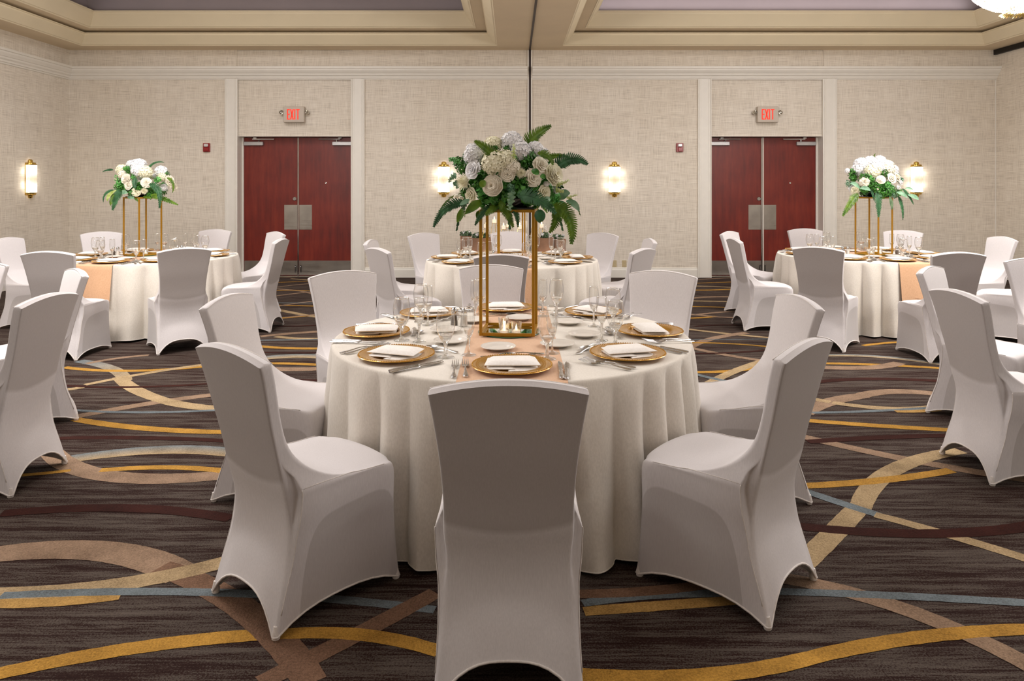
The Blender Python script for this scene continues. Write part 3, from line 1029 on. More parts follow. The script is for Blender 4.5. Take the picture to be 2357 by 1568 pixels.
# stations: back corner (w,y,z), seat rear corner (w,y,z), front corner (w,y,z), corner radius front
ST = [
    (.234, -.338, .935, .234, -.318, .938, .232, -.292, .942, .010),
    (.226, -.322, .880, .226, -.300, .882, .225, -.275, .885, .010),
    (.215, -.302, .800, .215, -.282, .802, .214, -.256, .805, .010),
    (.206, -.284, .720, .206, -.262, .722, .206, -.238, .725, .012),
    (.200, -.264, .640, .200, -.244, .642, .200, -.214, .650, .014),
    (.197, -.248, .570, .199, -.226, .572, .200, -.178, .590, .016),
    (.195, -.238, .520, .212, -.194, .528, .207, -.120, .535, .014),
    (.193, -.230, .485, .225, -.181, .494, .217, -.035, .492, .014),
    (.191, -.222, .455, .229, -.176, .480, .227, .070, .474, .014),
    (.188, -.216, .430, .230, -.174, .466, .234, .160, .470, .018),
    (.186, -.211, .405, .229, -.174, .446, .236, .225, .462, .046),
    (.184, -.208, .380, .227, -.176, .405, .237, .247, .438, .052),
    (.184, -.206, .350, .224, -.180, .370, .234, .249, .385, .046),
    (.188, -.208, .300, .217, -.190, .310, .229, .246, .315, .036),
    (.194, -.220, .220, .216, -.206, .225, .228, .246, .225, .026),
    (.204, -.247, .130, .218, -.236, .130, .230, .250, .130, .020),
    (.214, -.268, .055, .222, -.258, .055, .233, .256, .055, .018),
    (.219, -.279, .012, .225, -.271, .012, .236, .260, .012, .016),
]


def corner(a, b, c, r, n=4):
    a, b, c = Vector(a), Vector(b), Vector(c)
    da, dc = (a - b), (c - b)
    ra, rc_ = min(r, da.length * 0.45), min(r, dc.length * 0.45)
    p, q = b + da.normalized() * ra, b + dc.normalized() * rc_
    return [(p * (1 - t) ** 2 + b * 2 * t * (1 - t) + q * t * t) for t in [i / n for i in range(n + 1)]]


def chair_mesh(lod=1):
    sts = catmull(ST, 3 if lod else 2)
    NB, NS1, NS2, NF = (14, 3, 9, 14) if lod else (8, 2, 5, 8)
    rows = []
    for (bw, by, bz, sw, sy, sz, fw, fy, fz, fr) in sts:
        B1, B2 = (-bw, by, bz), (bw, by, bz)
        S1, S2 = (-sw, sy, sz), (sw, sy, sz)
        F1, F2 = (-fw, fy, fz), (fw, fy, fz)
        rb_ = 0.010
        rs = 0.004
        nc = 4 if lod else 3
        cb2 = corner(B1, B2, S2, rb_, nc)
        cs2 = corner(B2, S2, F2, rs, nc)
        cf2 = corner(S2, F2, F1, fr, nc)
        cf1 = corner(F2, F1, S1, fr, nc)
        cs1 = corner(F1, S1, B1, rs, nc)
        cb1 = corner(S1, B1, B2, rb_, nc)
        pts = []
        info = []

        def seg(a, b, n, side):
            for i in range(1, n):
                t = i / n
                pts.append(a.lerp(b, t))
                info.append((side, t))

        def cor(c, side):
            for p in c:
                pts.append(p)
                info.append((side, 0))
        kk = min(1.0, max(0.0, (bz - 0.27) / 0.08)) if bz < 0.60 else 0.0

        def crease(a, b, n, outward):
            # the slab side of the backrest runs on down past the seat: an inner fold before the seat corner
            Bc, Sc = (a, b) if outward else (b, a)
            mid = Vector((Bc.x + 0.05 * (Sc.x - Bc.x), Sc.y - 0.006, Bc.z * 0.3 + Sc.z * 0.7))
            for i in range(1, 2 * n):
                t = i / (2 * n)
                p = a.lerp(b, t)
                tb = t if outward else 1 - t
                q = Bc.lerp(mid, tb / 0.6) if tb < 0.6 else mid.lerp(Sc, (tb - 0.6) / 0.4)
                pts.append(p.lerp(q, kk))
                info.append(('s1', t))
        cor(cb2, 'c')
        crease(cb2[-1], cs2[0], NS1, True)
        cor(cs2, 'c')
        seg(cs2[-1], cf2[0], NS2, 's2')
        cor(cf2, 'c')
        seg(cf2[-1], cf1[0], NF, 'f')
        cor(cf1, 'c')
        seg(cf1[-1], cs1[0], NS2, 's2r')
        cor(cs1, 'c')
        crease(cs1[-1], cb1[0], NS1, False)
        cor(cb1, 'c')
        seg(cb1[-1], cb2[0], NB, 'b')
        zc = bz
        row = []
        for p, (sd, t) in zip(pts, info):
            x, y, z = p
            # arched top rail
            if bz > 0.60:
                k = (bz - 0.60) / 0.335
                z += 0.031 * k * (1 - (x / 0.235) ** 2)
                y -= 0.012 * k * (1 - (x / 0.235) ** 2)
            elif sd in ('b',) or True:
                pass
            # cushion crown
            if sd == 'f' and 0.44 < fz < 0.62 and fy > -0.19:
                e = sin(pi * t) ** 0.5
                z += 0.010 * e
                if fy > 0.15:
                    y += 0.022 * e
            if sd == 'f' and fz <= 0.44:
                y += (0.022 * sin(pi * t) ** 0.7) * max(0, 1 - (0.44 - fz) / 0.14) - 0.030 * sin(pi * t) * min(1, max(0, (0.40 - fz) / 0.2))
            # cloth pulled inwards between the legs
            low = min(1.0, max(0.0, (0.46 - bz) / 0.22))
            if sd == 'b':
                y += 0.014 * sin(pi * t) * low
            if sd in ('s2', 's2r'):
                x -= (1 if x > 0 else -1) * 0.020 * sin(pi * t) * low
            # arched hems
            h = 0.0
            if sd == 'b':
                h = 0.108 * (1 - abs(2 * t - 1) ** 3.0)
            elif sd == 'f':
                h = 0.10 * (1 - abs(2 * t - 1) ** 2.6)
            elif sd == 's2':
                h = 0.042 * (1 - abs(2 * t - 1) ** 3.0)
            elif sd == 's2r':
                h = 0.042 * (1 - abs(2 * t - 1) ** 3.0)
            if z < 0.32:
                z = 0.32 - (0.32 - z) * (0.32 - 0.012 - h) / (0.32 - 0.012)
            row.append((x, y, z))
        rows.append(row)
    mb = MB()
    mb.grid(rows, wrap=True)
    # top rail: fill between back and front edges of the first row
    top = rows[0]
    n = len(top)
    ctr = []
    # shrink ring towards its centre line
    inner = []
    for (x, y, z) in top:
        yc = -0.318 - 0.012 * (1 - (x / 0.235) ** 2)
        inner.append((x * 0.992, yc + (y - yc) * 0.55, (z + 0.0035 if y > yc else z + 0.0045)))
    k0 = len(mb.v) - len(rows) * n
    base = len(mb.v)
    mb.v += inner
    for j in range(n):
        k = (j + 1) % n
        mb.f.append((k, j, base + j, base + k))
    mid = []
    base2 = len(mb.v)
    for (x, y, z) in inner:
        yc = -0.318 - 0.012 * (1 - (x / 0.235) ** 2)
        mid.append((x * 0.985, yc, 0.9455 + 0.031 * (1 - (x / 0.235) ** 2)))
    mb.v += mid
    for j in range(n):
        k = (j + 1) % n
        mb.f.append((base + k, base + j, base2 + j, base2 + k))
    return mb, rows[-1], rows


def make_chair():
    mb, hem, rows = chair_mesh()
    root = empty('banquet_chair')
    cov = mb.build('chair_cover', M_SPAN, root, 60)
    h = MB()
    h.tube(hem, 0.0042, 5, closed=True)
    h.build('hem', M_HEM, root, 180)
    for (x, y) in ((-.214, -.269), (.214, -.269), (-.226, .248), (.226, .248)):
        sx, sy = (1 if x > 0 else -1), (1 if y > 0 else -1)
        ft = MB()
        ft.lathe([(0.012, 0.0), (0.0145, 0.004), (0.0145, 0.018), (0.011, 0.03), (0.008, 0.045)], 10, c=(x - sx * 0.002, y - sy * 0.002, 0.0), cap0=True, cap1=True)
        ft.build('foot_pocket', M_HEM, root, 50)
    # seams: along the seat sides and round the top of the backrest
    for s in (-1, 1):
        sm = MB()
        pts = [(s * 0.2275, -0.172, 0.482), (s * 0.2265, -0.12, 0.4835)]
        for (bw, by, bz, sw, sy, sz, fw, fy, fz, fr) in catmull(ST, 3)[3 * 8 - 1:3 * 9 + 2]:
            pts.append((s * (fw - fr * 0.12), fy - fr * 0.12, fz + 0.001))
        sm.tube(pts, 0.0017, 4)
        sm.build('seat_seam', M_HEM, root, 180)
        sd = MB()
        sd.tube([(s * (sw + 0.0003), sy - 0.0005, sz if sz > 0.05 else 0.05) for (bw, by, bz, sw, sy, sz, fw, fy, fz, fr) in catmull(ST, 3)[3 * 8:-4]], 0.0019, 4)
        sd.build('side_seam', M_HEM, root, 180)
    rail = [(-0.232 + 0.464 * i / 20, -0.339 - 0.012 * (1 - ((-0.232 + 0.464 * i / 20) / 0.235) ** 2), 0.9365 + 0.031 * (1 - ((-0.232 + 0.464 * i / 20) / 0.235) ** 2)) for i in range(21)]
    rf = [(x, y + 0.047, z + 0.006) for (x, y, z) in rail]
    rl = MB()
    rl.tube(rf, 0.0018, 4)
    rl.build('top_seam', M_HEM, root, 180)
    return root


chair0 = make_chair()
cused = [False]
# (top rail centre x, y, direction the back faces in degrees, label, group)
CHAIRS = [
    (-0.01, 2.07, -90, 'nearest white covered chair, its back filling the bottom centre', 'm'),
    (-0.995, 2.515, -131, 'white covered chair at the front left of the main table', 'm'),
    (1.07, 2.59, -43, 'white covered chair at the front right of the main table', 'm'),
    (-1.48, 3.69, 173, 'white covered chair on the left of the main table, behind the front left one', 'm'),
    (1.48, 3.66, 3, 'white covered chair on the right of the main table, behind the front right one', 'm'),
    (-1.13, 4.75, 124, 'white covered chair facing us at the back left of the main table', 'm'),
    (1.01, 4.76, 59, 'white covered chair facing us at the back right of the main table', 'm'),
    (-0.15, 5.13, 90, 'white covered chair facing us behind the gold flower stand', 'm'),
    (-0.09, 5.95, -90, 'chair back seen in grey shade just beyond the main table, at the middle table', 'c'),
    (-1.24, 6.55, -143, 'chair at the front left of the middle table, grey back towards us', 'c'),
    (1.20, 6.49, -37, 'chair at the front right of the middle table, grey back towards us', 'c'),
    (-1.50, 7.54, 177, 'chair at the left side of the middle table, only its top in view', 'c'),
    (1.50, 7.72, 3, 'chair at the right side of the middle table, only its top in view', 'c'),
    (-1.08, 8.67, 135, 'white chair facing us at the back left of the middle table', 'c'),
    (1.11, 8.69, 45, 'white chair facing us at the back right of the middle table', 'c'),
    (-0.04, 8.96, 90, 'white chair facing us at the far side of the middle table, below the candles', 'c'),
    (-4.06, 6.22, -90, 'chair with grey back over the peach runner of the left table', 'l'),
    (-3.02, 6.56, -55, 'chair with grey back at the front right of the left table', 'l'),
    (-2.50, 7.70, 0, 'chair at the right side of the left table, before the left door', 'l'),
    (-2.95, 8.90, 43, 'farther of the two chairs standing before the left door', 'l'),
    (-3.92, 9.40, 80, 'white chair facing us behind the left table, beside the door pilaster', 'l'),
    (-5.15, 8.92, 125, 'white chair facing us at the back left of the left table', 'l'),
    (-5.60, 7.90, 180, 'white chair at the far left side of the left table, cut by the frame', 'l'),
    (2.87, 6.67, -128, 'chair with grey back at the front left of the right table', 'r'),
    (3.85, 6.13, -90, 'chair with grey back over the peach runner of the right table', 'r'),
    (2.43, 7.78, 180, 'chair at the left side of the right table, before the right door', 'r'),
    (2.74, 8.98, 138, 'farther of the two chairs standing before the right door', 'r'),
    (3.94, 9.57, 90, 'white chair facing us behind the right table, beside the door pilaster', 'r'),
    (5.06, 9.20, 48, 'white chair facing us at the back right of the right table', 'r'),
    (5.54, 8.03, 0, 'white chair facing us at the right side of the right table', 'r'),
    (5.24, 6.95, -42, 'chair at the far right edge, only a corner of its back in view', 'r'),
    (-2.43, 3.73, 0, 'large chair at the left edge with its back towards the main table', 'a'),
    (-2.98, 4.87, 44, 'white chair behind the large one at the left edge', 'a'),
    (-4.03, 5.36, 90, 'chair cut off by the left edge of the picture, only a back corner showing', 'a'),
    (2.42, 3.87, 180, 'large chair at the right edge with its back towards the main table', 'b'),
    (2.95, 5.02, 133, 'white chair behind the large one at the right edge', 'b'),
    (4.13, 5.63, 90, 'white chair cut off by the right edge, its front towards us', 'b'),
]
GRP = {'m': 'chairs around the main table', 'c': 'chairs around the middle back table', 'l': 'chairs around the left back table', 'r': 'chairs around the right back table',
       'a': 'chairs of an unseen table at the left edge', 'b': 'chairs of an unseen table at the right edge'}
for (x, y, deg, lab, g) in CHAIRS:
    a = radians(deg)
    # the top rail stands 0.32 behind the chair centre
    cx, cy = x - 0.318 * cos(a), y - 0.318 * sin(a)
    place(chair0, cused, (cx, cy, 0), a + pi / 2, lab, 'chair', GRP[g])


# ------------------------------------------------------------ round tables, cloths, runners
TZ = 0.762
TR = 0.914


def make_table():
    r = empty('round_table')
    MB().lathe([(0.0, 0.725), (TR - 0.012, 0.725), (TR - 0.008, 0.73), (TR - 0.008, 0.752), (TR - 0.012, 0.757), (0.0, 0.757)], 64).build('tabletop', M_TABLE, r, 40)
    for sx in (-1, 1):
        for sy in (-1, 1):
            MB().tube([(sx * 0.42, sy * 0.45, 0.0), (sx * 0.42, sy * 0.40, 0.726)], 0.014, 8).build('leg', M_LEG, r, 60)
        MB().tube([(sx * 0.42, -0.425, 0.35), (sx * 0.42, 0.425, 0.35)], 0.010, 8).build('stretcher', M_LEG, r, 60)
    return r


def cloth_mesh(seed, n=21, amp=0.058):
    rr = random.Random(seed)
    p1, p2, p3, p4 = [rr.uniform(0, 6.28) for _ in range(4)]
    lobes = [rr.uniform(0.45, 1.25) for _ in range(n)]
    N = 500
    prof = []

    def fold(th):
        w = th + 0.10 * sin(2 * th + p1) + 0.05 * sin(5 * th + p2)
        q = (w * n / (2 * pi)) % n
        i = int(q) % n
        t = q - int(q)
        a = lobes[i] * (1 - t) + lobes[(i + 1) % n] * t
        return a, 1.9 * abs(sin(pi * q)) ** 0.65 - 1.25, sin(2 * pi * q + 0.8 * sin(3 * th + p3))
    F = [fold(2 * pi * i / N) for i in range(N)]
    rows = []
    for r in (0.03, 0.25, 0.5, 0.7, 0.82, 0.88, TR - 0.018):
        rows.append([(r * cos(2 * pi * i / N), r * sin(2 * pi * i / N), TZ) for i in range(N)])
    for (dr, z) in ((-0.008, TZ - 0.001), (-0.002, TZ - 0.005), (0.001, TZ - 0.013)):
        rows.append([((TR + dr) * cos(2 * pi * i / N), (TR + dr) * sin(2 * pi * i / N), z) for i in range(N)])
    K = 22
    for k in range(1, K + 1):
        t = k / K
        row = []
        for i in range(N):
            a, f, g = F[i]
            th = 2 * pi * i / N + 0.014 * g * t
            r = TR + 0.002 + 0.040 * t + amp * a * (t ** 0.55) * f
            if t > 0.05:
                r += 0.004 * sin(9 * th + 14 * t + p4) * t
            zb = 0.012 + 0.014 * (0.5 + 0.5 * f) + 0.006 * sin(3 * th + p2)
            z = (TZ - 0.013) * (1 - t) + zb * t
            row.append((r * cos(th), r * sin(th), z))
        rows.append(row)
    mb = MB()
    mb.v.append((0, 0, TZ))
    mb.grid(rows, wrap=True)
    for i in range(N):
        mb.f.append((0, 1 + i, 1 + (i + 1) % N))
    return mb, rows[-1], F


def runner_mesh(F_seed, w, hang, over):
    mb = MB()
    rows = []
    nx = 12
    R = TR
    prof = []
    # along y: from -hang over the front edge, across the top, down the back
    rr = random.Random(F_seed)
    ph = rr.uniform(0, 6)
    for j in range(nx + 1):
        x = -w / 2 + w * j / nx
        ye = sqrt(max(0.01, (R + 0.006) ** 2 - x * x))
        line = []
        for k in range(10, -1, -1):
            t = k / 10
            line.append((x, -(ye + 0.012 + over * t + 0.010 * sin(x * 18 + ph) * t), TZ - 0.012 - hang * t))
        line.append((x, -(ye + 0.004), TZ - 0.002))
        line.append((x, -(ye - 0.010), TZ + 0.0022))
        for k in range(1, 20):
            y = -(ye - 0.02) + (2 * ye - 0.04) * k / 20
            line.append((x, y, TZ + 0.0022 + 0.0006 * (1 + sin(y * 23 + ph))))
        line.append((x, (ye - 0.010), TZ + 0.0022))
        line.append((x, (ye + 0.004), TZ - 0.002))
        for k in range(0, 11):
            t = k / 10
            line.append((x, (ye + 0.012 + over * t), TZ - 0.012 - hang * t))
        rows.append(line)
    mb.grid(rows)
    return mb, rows


# name, centre, runner turn, stand offset and turn, seat angles with their words
TABLES = [
    ('main table', 0.0, 3.71, 0, [(-90, 'nearest', .685), (-137, 'front left', .715), (178, 'left', .712), (131, 'back left', .765), (93, 'farthest', .765), (51, 'back right', .785), (3, 'right', .728), (-41, 'front right', .70)]),
    ('middle back table', 0.0, 7.62, 0, [(-92, 'nearest', .70), (-140, 'front left', .70), (177, 'left', .70), (137, 'back left', .71), (90, 'farthest', .71), (44, 'back right', .71), (2, 'right', .70), (-40, 'front right', .70)]),
    ('left back table', -4.03, 7.93, -3, [(-94, 'nearest', .70), (-56, 'front right', .70), (-2, 'right', .70), (44, 'back right', .70), (85, 'farthest', .70), (128, 'back left', .70), (176, 'left', .70), (-136, 'front left', .70)]),
    ('right back table', 4.00, 8.12, 3, [(-88, 'nearest', .70), (-126, 'front left', .70), (182, 'left', .70), (138, 'back left', .70), (92, 'farthest', .70), (48, 'back right', .70), (1, 'right', .70), (-44, 'front right', .70)]),
]
table0 = make_table()
tused = [False]
for ti, (tn, tx, ty, rturn, seats) in enumerate(TABLES):
    place(table0, tused, (tx, ty, 0), 0.2 * ti, 'round banquet table hidden under its ivory cloth, the %s' % tn, 'table', 'round banquet tables')
    cm, hem, F = cloth_mesh(11 + ti * 7, (29, 25, 27, 24)[ti], 0.066)
    cl = cm.build('tablecloth', M_CLOTH, None, 180, (tx, ty, 0.002))
    cl.rotation_euler = (0, 0, 0.3 * ti)
    tag(cl, 'ivory round tablecloth falling in folds to the carpet on the %s' % tn, 'tablecloth', 'ivory round tablecloths')
    hm = MB().tube(hem, 0.0028, 4, closed=True).build('rolled_hem', M_CLOTH, cl, 180)
    w, hang = (0.445, 0.36)
    rm, rrows = runner_mesh(ti, w, hang, 0.055 if ti else 0.05)
    off = (0.0, 0, -0.13, 0.14)[ti]
    ru = rm.build('table_runner', M_RUN, None, 180, (tx + off, ty, 0.0))
    if off:
        for v in ru.data.vertices:
            # the strip lies off centre: pull its hanging ends back to the round edge
            X = v.co.x + off
            ye0 = sqrt(max(0.01, (TR + 0.006) ** 2 - v.co.x ** 2))
            ye1 = sqrt(max(0.01, (TR + 0.006) ** 2 - X ** 2))
            v.co.y *= ye1 / ye0
    ru.rotation_euler = (0, 0, 0)
    tag(ru, 'peach satin runner lying across the %s' % tn, 'table runner', 'peach satin runners')
    sm = MB()
    for e in (0, -1):
        sm.tube([(r[e][0], r[e][1], r[e][2] + 0.03) for r in rrows], 0.0015, 4)
    sm.build('runner_seam', M_RUN, ru)


# ------------------------------------------------------------ tableware prototypes
def make_charger():
    r = empty('charger_plate')
    MB().lathe([(0.0, 0.004), (0.098, 0.004), (0.106, 0.006), (0.112, 0.013), (0.120, 0.016), (0.160, 0.019), (0.166, 0.0185), (0.168, 0.016), (0.160, 0.013), (0.118, 0.010), (0.108, 0.001), (0.0, 0.0)], 72).build('plate', M_CHARGER, r, 50)
    bd = MB()
    for i in range(96):
        a = 2 * pi * i / 96
        x, y, s = 0.1625 * cos(a), 0.1625 * sin(a), 0.0034
        bd.add([(x + s, y, .0195), (x, y + s, .0195), (x - s, y, .0195), (x, y - s, .0195), (x, y, .0195 + s * 0.9), (x, y, .0195 - s)], [(0, 1, 4), (1, 2, 4), (2, 3, 4), (3, 0, 4), (1, 0, 5), (2, 1, 5), (3, 2, 5), (0, 3, 5)])
    bd.build('beaded_rim', M_CHARGER, r, 180)
    return r


def slab(mb, pts, z0, z1, puff=0.0, n=8):
    # soft folded cloth slab over a quadrilateral
    a, b, c, d = [Vector((p[0], p[1], 0)) for p in pts]
    top, bot = [], []
    for i in range(n + 1):
        u = i / n
        rt, rb_ = [], []
        for j in range(n + 1):
            v = j / n
            p = a.lerp(b, u).lerp(d.lerp(c, u), v)
            e = min(u, 1 - u, v, 1 - v) * 2
            k = 1 - (1 - min(1, e * 3.0)) ** 2
            zt = z0 + (z1 - z0) * (0.45 + 0.55 * k) + puff * sin(pi * u) * sin(pi * v)
            rt.append((p.x, p.y, zt))
            rb_.append((p.x, p.y, z0 + (z1 - z0) * 0.35 * (1 - k)))
        top.append(rt)
        bot.append(rb_)
    mb.grid(top)
    mb.grid(bot[::-1])
    for (r1, r2) in ((top[0], bot[0]), (bot[-1], top[-1])):
        mb.grid([r1, r2])
    mb.grid([[r[0] for r in bot], [r[0] for r in top]])
    mb.grid([[r[-1] for r in top], [r[-1] for r in bot]])


def make_napkin():
    r = empty('folded_napkin')
    a = MB()
    slab(a, [(-.082, -.044), (.080, -.050), (.072, .052), (-.070, .050)], 0.013, 0.030, 0.004)
    a.build('top_fold', M_NAP, r, 60)
    b = MB()
    slab(b, [(-.076, -.054), (.006, -.058), (.006, .046), (-.072, .046)], 0.006, 0.0135)
    b.build('left_flap', M_NAP, r, 60)
    c = MB()
    slab(c, [(-.014, -.066), (.078, -.058), (.070, .046), (-.010, .044)], 0.0005, 0.009)
    c.build('right_flap', M_NAP, r, 60)
    return r


def strip(mb, st, th=0.002):
    # st: (x, y, z, half width)
    top = [[(x - w, y, z), (x - w * 0.5, y, z + th * 0.8), (x + w * 0.5, y, z + th * 0.8), (x + w, y, z)] for x, y, z, w in st]
    bot = [[(x - w, y, z), (x - w * 0.5, y, z - th * 0.5), (x + w * 0.5, y, z - th * 0.5), (x + w, y, z)] for x, y, z, w in st]
    mb.grid(top)
    mb.grid(bot[::-1])
    for r in (st[0], st[-1]):
        x, y, z, w = r
        mb.add([(x - w, y, z), (x - w * .5, y, z + th * .8), (x + w * .5, y, z + th * .8), (x + w, y, z), (x + w * .5, y, z - th * .5), (x - w * .5, y, z - th * .5)], [(0, 1, 2, 3, 4, 5)])


HANDLE = [(0, -.098, .004, .0045), (0, -.092, .004, .0085), (0, -.080, .0045, .0098), (0, -.068, .005, .0078), (0, -.045, .007, .0050), (0, -.015, .010, .0034), (0, .018, .009, .0030)]


def make_fork():
    r = empty('dinner_fork')
    h = MB()
    strip(h, HANDLE, 0.003)
    h.build('handle', M_SILVER, r, 60)
    t = MB()
    strip(t, [(0, .018, .009, .0032), (0, .028, .006, .0075), (0, .036, .0045, .0118), (0, .046, .004, .0128), (0, .052, .0042, .0128)], 0.0022)
    for i in range(4):
        x = -.0105 + .007 * i
        strip(t, [(x, .051, .0042, .0022), (x, .070, .0062, .0020), (x * .97, .088, .0095, .0016), (x * .95, .100, .0125, .0008)], 0.0018)
    t.build('tines', M_SILVER, r, 60)
    return r


def make_knife():
    r = empty('dinner_knife')
    h = MB()
    strip(h, [(0, -.105, .004, .005), (0, -.098, .004, .0092), (0, -.082, .0045, .0098), (0, -.05, .0045, .0070), (0, -.01, .0045, .0062), (0, .004, .0045, .0082), (0, .012, .0045, .0050)], 0.005)
    h.build('handle', M_SILVER, r, 60)
    b = MB()
    strip(b, [(0, .012, .004, .0058), (.001, .05, .004, .0080), (.0015, .085, .004, .0082), (.0, .10, .004, .0062), (-.003, .112, .004, .0015)], 0.0012)
    b.build('blade', M_SILVER, r, 60)
    return r


def make_spoon():
    r = empty('dessert_spoon')
    h = MB()
    strip(h, [(x, y * .9, z, w * .9) for x, y, z, w in HANDLE], 0.0028)
    h.build('handle', M_SILVER, r, 60)
    b = MB()
    rows = []
    for i in range(11):
        t = i / 10
        y = .014 + .062 * t
        w = .0205 * sqrt(max(0, sin(pi * min(1, t * 0.96 + 0.03)))) * (0.85 + 0.15 * sin(pi * t)) + .0005
        rows.append([(w * q, y, .0095 - .0075 * (1 - q * q) * sin(pi * t) ** .7 - .002 * t) for q in (-1, -.75, -.4, 0, .4, .75, 1)])
    b.grid(rows)
    b.build('bowl', M_SILVER, r, 180)
    return r


def make_plate():
    r = empty('bread_plate')
    MB().lathe([(0.0, 0.005), (0.046, 0.005), (0.053, 0.007), (0.060, 0.012), (0.078, 0.0165), (0.0825, 0.0170), (0.084, 0.0155), (0.078, 0.0135), (0.058, 0.0085), (0.050, 0.001), (0.046, 0.0), (0.0, 0.001)], 56).build('plate', M_CHINA, r, 50)
    MB().lathe([(0.0795, 0.0168), (0.081, 0.0185), (0.0835, 0.0175), (0.0835, 0.0155)], 56).build('raised_rim', M_CHINA, r, 180)
    return r


def make_goblet():
    r = empty('water_goblet')
    MB().lathe([(0.0, 0.0), (0.0385, 0.0), (0.0395, 0.0015), (0.038, 0.003), (0.020, 0.007), (0.010, 0.013), (0.0075, 0.022), (0.0095, 0.034), (0.0065, 0.044), (0.0085, 0.056), (0.013, 0.066), (0.020, 0.076),
                (0.0262, 0.086), (0.0310, 0.095), (0.0345, 0.103), (0.0325, 0.103), (0.028, 0.096), (0.020, 0.087), (0.010, 0.080), (0.0, 0.078)], 28).build('foot_and_stem', M_STEM, r, 60)
    MB().lathe([(0.0346, 0.1032), (0.040, 0.122), (0.0432, 0.143), (0.0435, 0.160), (0.0415, 0.180), (0.0375, 0.200), (0.0352, 0.212)], 32).build('bowl', M_GLASS, r, 180)
    MB().lathe([(0.0346, 0.2112), (0.0352, 0.2132), (0.0359, 0.2115), (0.0352, 0.2100), (0.0346, 0.2112)], 32).build('rim', M_STEM, r, 180)
    return r


def make_flute():
    r = empty('champagne_flute')
    MB().lathe([(0.0, 0.0), (0.0325, 0.0), (0.0335, 0.0015), (0.031, 0.003), (0.014, 0.007), (0.0065, 0.014), (0.0048, 0.030), (0.0048, 0.055), (0.0075, 0.068), (0.0065, 0.076), (0.011, 0.086), (0.0175, 0.098), (0.0215, 0.110), (0.0232, 0.118), (0.0215, 0.118),
                (0.0180, 0.110), (0.0130, 0.102), (0.005, 0.095), (0.0, 0.093)], 24).build('foot_and_stem', M_STEM, r, 60)
    MB().lathe([(0.0233, 0.1182), (0.0258, 0.135), (0.0270, 0.158), (0.0265, 0.182), (0.0252, 0.200), (0.0242, 0.218)], 28).build('bowl', M_GLASS, r, 180)
    MB().lathe([(0.0237, 0.2172), (0.0242, 0.2190), (0.0248, 0.2175), (0.0242, 0.2160), (0.0237, 0.2172)], 28).build('rim', M_STEM, r, 180)
    return r


PROTO = {}
for nm, fn in (('charger', make_charger), ('napkin', make_napkin), ('fork', make_fork), ('knife', make_knife), ('spoon', make_spoon), ('plate', make_plate), ('goblet', make_goblet), ('flute', make_flute)):
    PROTO[nm] = (fn(), [False])

# item, local x, local y (towards the table centre), height, turn, label start, category, group
ITEMS = [
    ('charger', 0, 0, 0.0, 0, 'gold charger plate with beaded rim', 'plate', 'gold charger plates'),
    ('napkin', 0, 0.0, 0.0045, 0, 'white folded napkin on the gold charger', 'napkin', 'white napkins on the chargers'),
    ('fork', -.200, -.03, 0.0, 4, 'inner silver fork beside the charger', 'fork', 'silver forks'),
    ('fork', -.238, -.04, 0.0, 3, 'outer silver fork beside the charger', 'fork', 'silver forks'),
    ('knife', .203, -.04, 0.0, -3, 'inner silver knife beside the charger', 'knife', 'silver knives'),
    ('knife', .232, -.05, 0.0, -3, 'outer silver knife beside the charger', 'knife', 'silver knives'),
    ('spoon', .03, .225, 0.0, 96, 'silver dessert spoon above the charger', 'spoon', 'silver dessert spoons'),
    ('fork', -.02, .195, 0.0, -84, 'silver dessert fork above the charger', 'fork', 'silver forks'),
    ('plate', -.065, .355, 0.0, 0, 'small white bread plate', 'plate', 'white bread plates'),
    ('goblet', .160, .165, 0.0, 0, 'clear stemmed water goblet', 'glass', 'water goblets'),
    ('flute', .190, .262, 0.0, 0, 'clear champagne flute', 'glass', 'champagne flutes'),
]
rj = random.Random(21)
for ti, (tn, tx, ty, rturn, seats) in enumerate(TABLES):
    for (deg, word, rad) in seats:
        a = radians(deg)
        th = a + pi / 2
        ox, oy = tx + rad * cos(a), ty + rad * sin(a)
        for (it, lx, ly, lz, turn, lab, cat, grp) in ITEMS:
            jx, jy = rj.uniform(-.006, .006), rj.uniform(-.006, .006)
            if it in ('charger', 'napkin'):
                jx = jy = 0
            x = ox + (lx + jx) * cos(th) - (ly + jy) * sin(th)
            y = oy + (lx + jx) * sin(th) + (ly + jy) * cos(th)
            t2 = th + radians(turn + rj.uniform(-2, 2))
            if it == 'napkin':
                t2 += radians({'left': -82, 'right': 4, 'back left': 150, 'farthest': 180, 'back right': 180, 'front right': -32, 'front left': 28}.get(word, 2))
            zt = TZ + 0.004
            pr, us = PROTO[it]
            c = place(pr, us, (x, y, zt + lz), t2, '%s at the %s place, %s' % (lab, word, tn), cat, grp)
            if it == 'napkin':
                c.scale = (1.45, 1.38, 1.15)
            elif it in ('fork', 'knife', 'spoon'):
                c.scale = (1.2, 1.27, 1.2)
            elif it == 'charger':
                c.scale = (1.04, 1.04, 1.04)


def make_shaker(cont, nm):
    r = empty(nm)
    MB().lathe([(0.021, 0.0), (0.022, 0.003), (0.0165, 0.06), (0.0150, 0.074)], 12, cap0=True).build('glass_body', M_GLASS, r, 30)
    MB().lathe([(0.0, 0.004), (0.019, 0.004), (0.0150, 0.058), (0.0, 0.058)], 12).build('contents', cont, r, 30)
    MB().lathe([(0.0158, 0.073), (0.0165, 0.080), (0.0150, 0.092), (0.009, 0.101), (0.0, 0.103)], 16).build('chrome_cap', M_CHROME, r, 60)
    return r


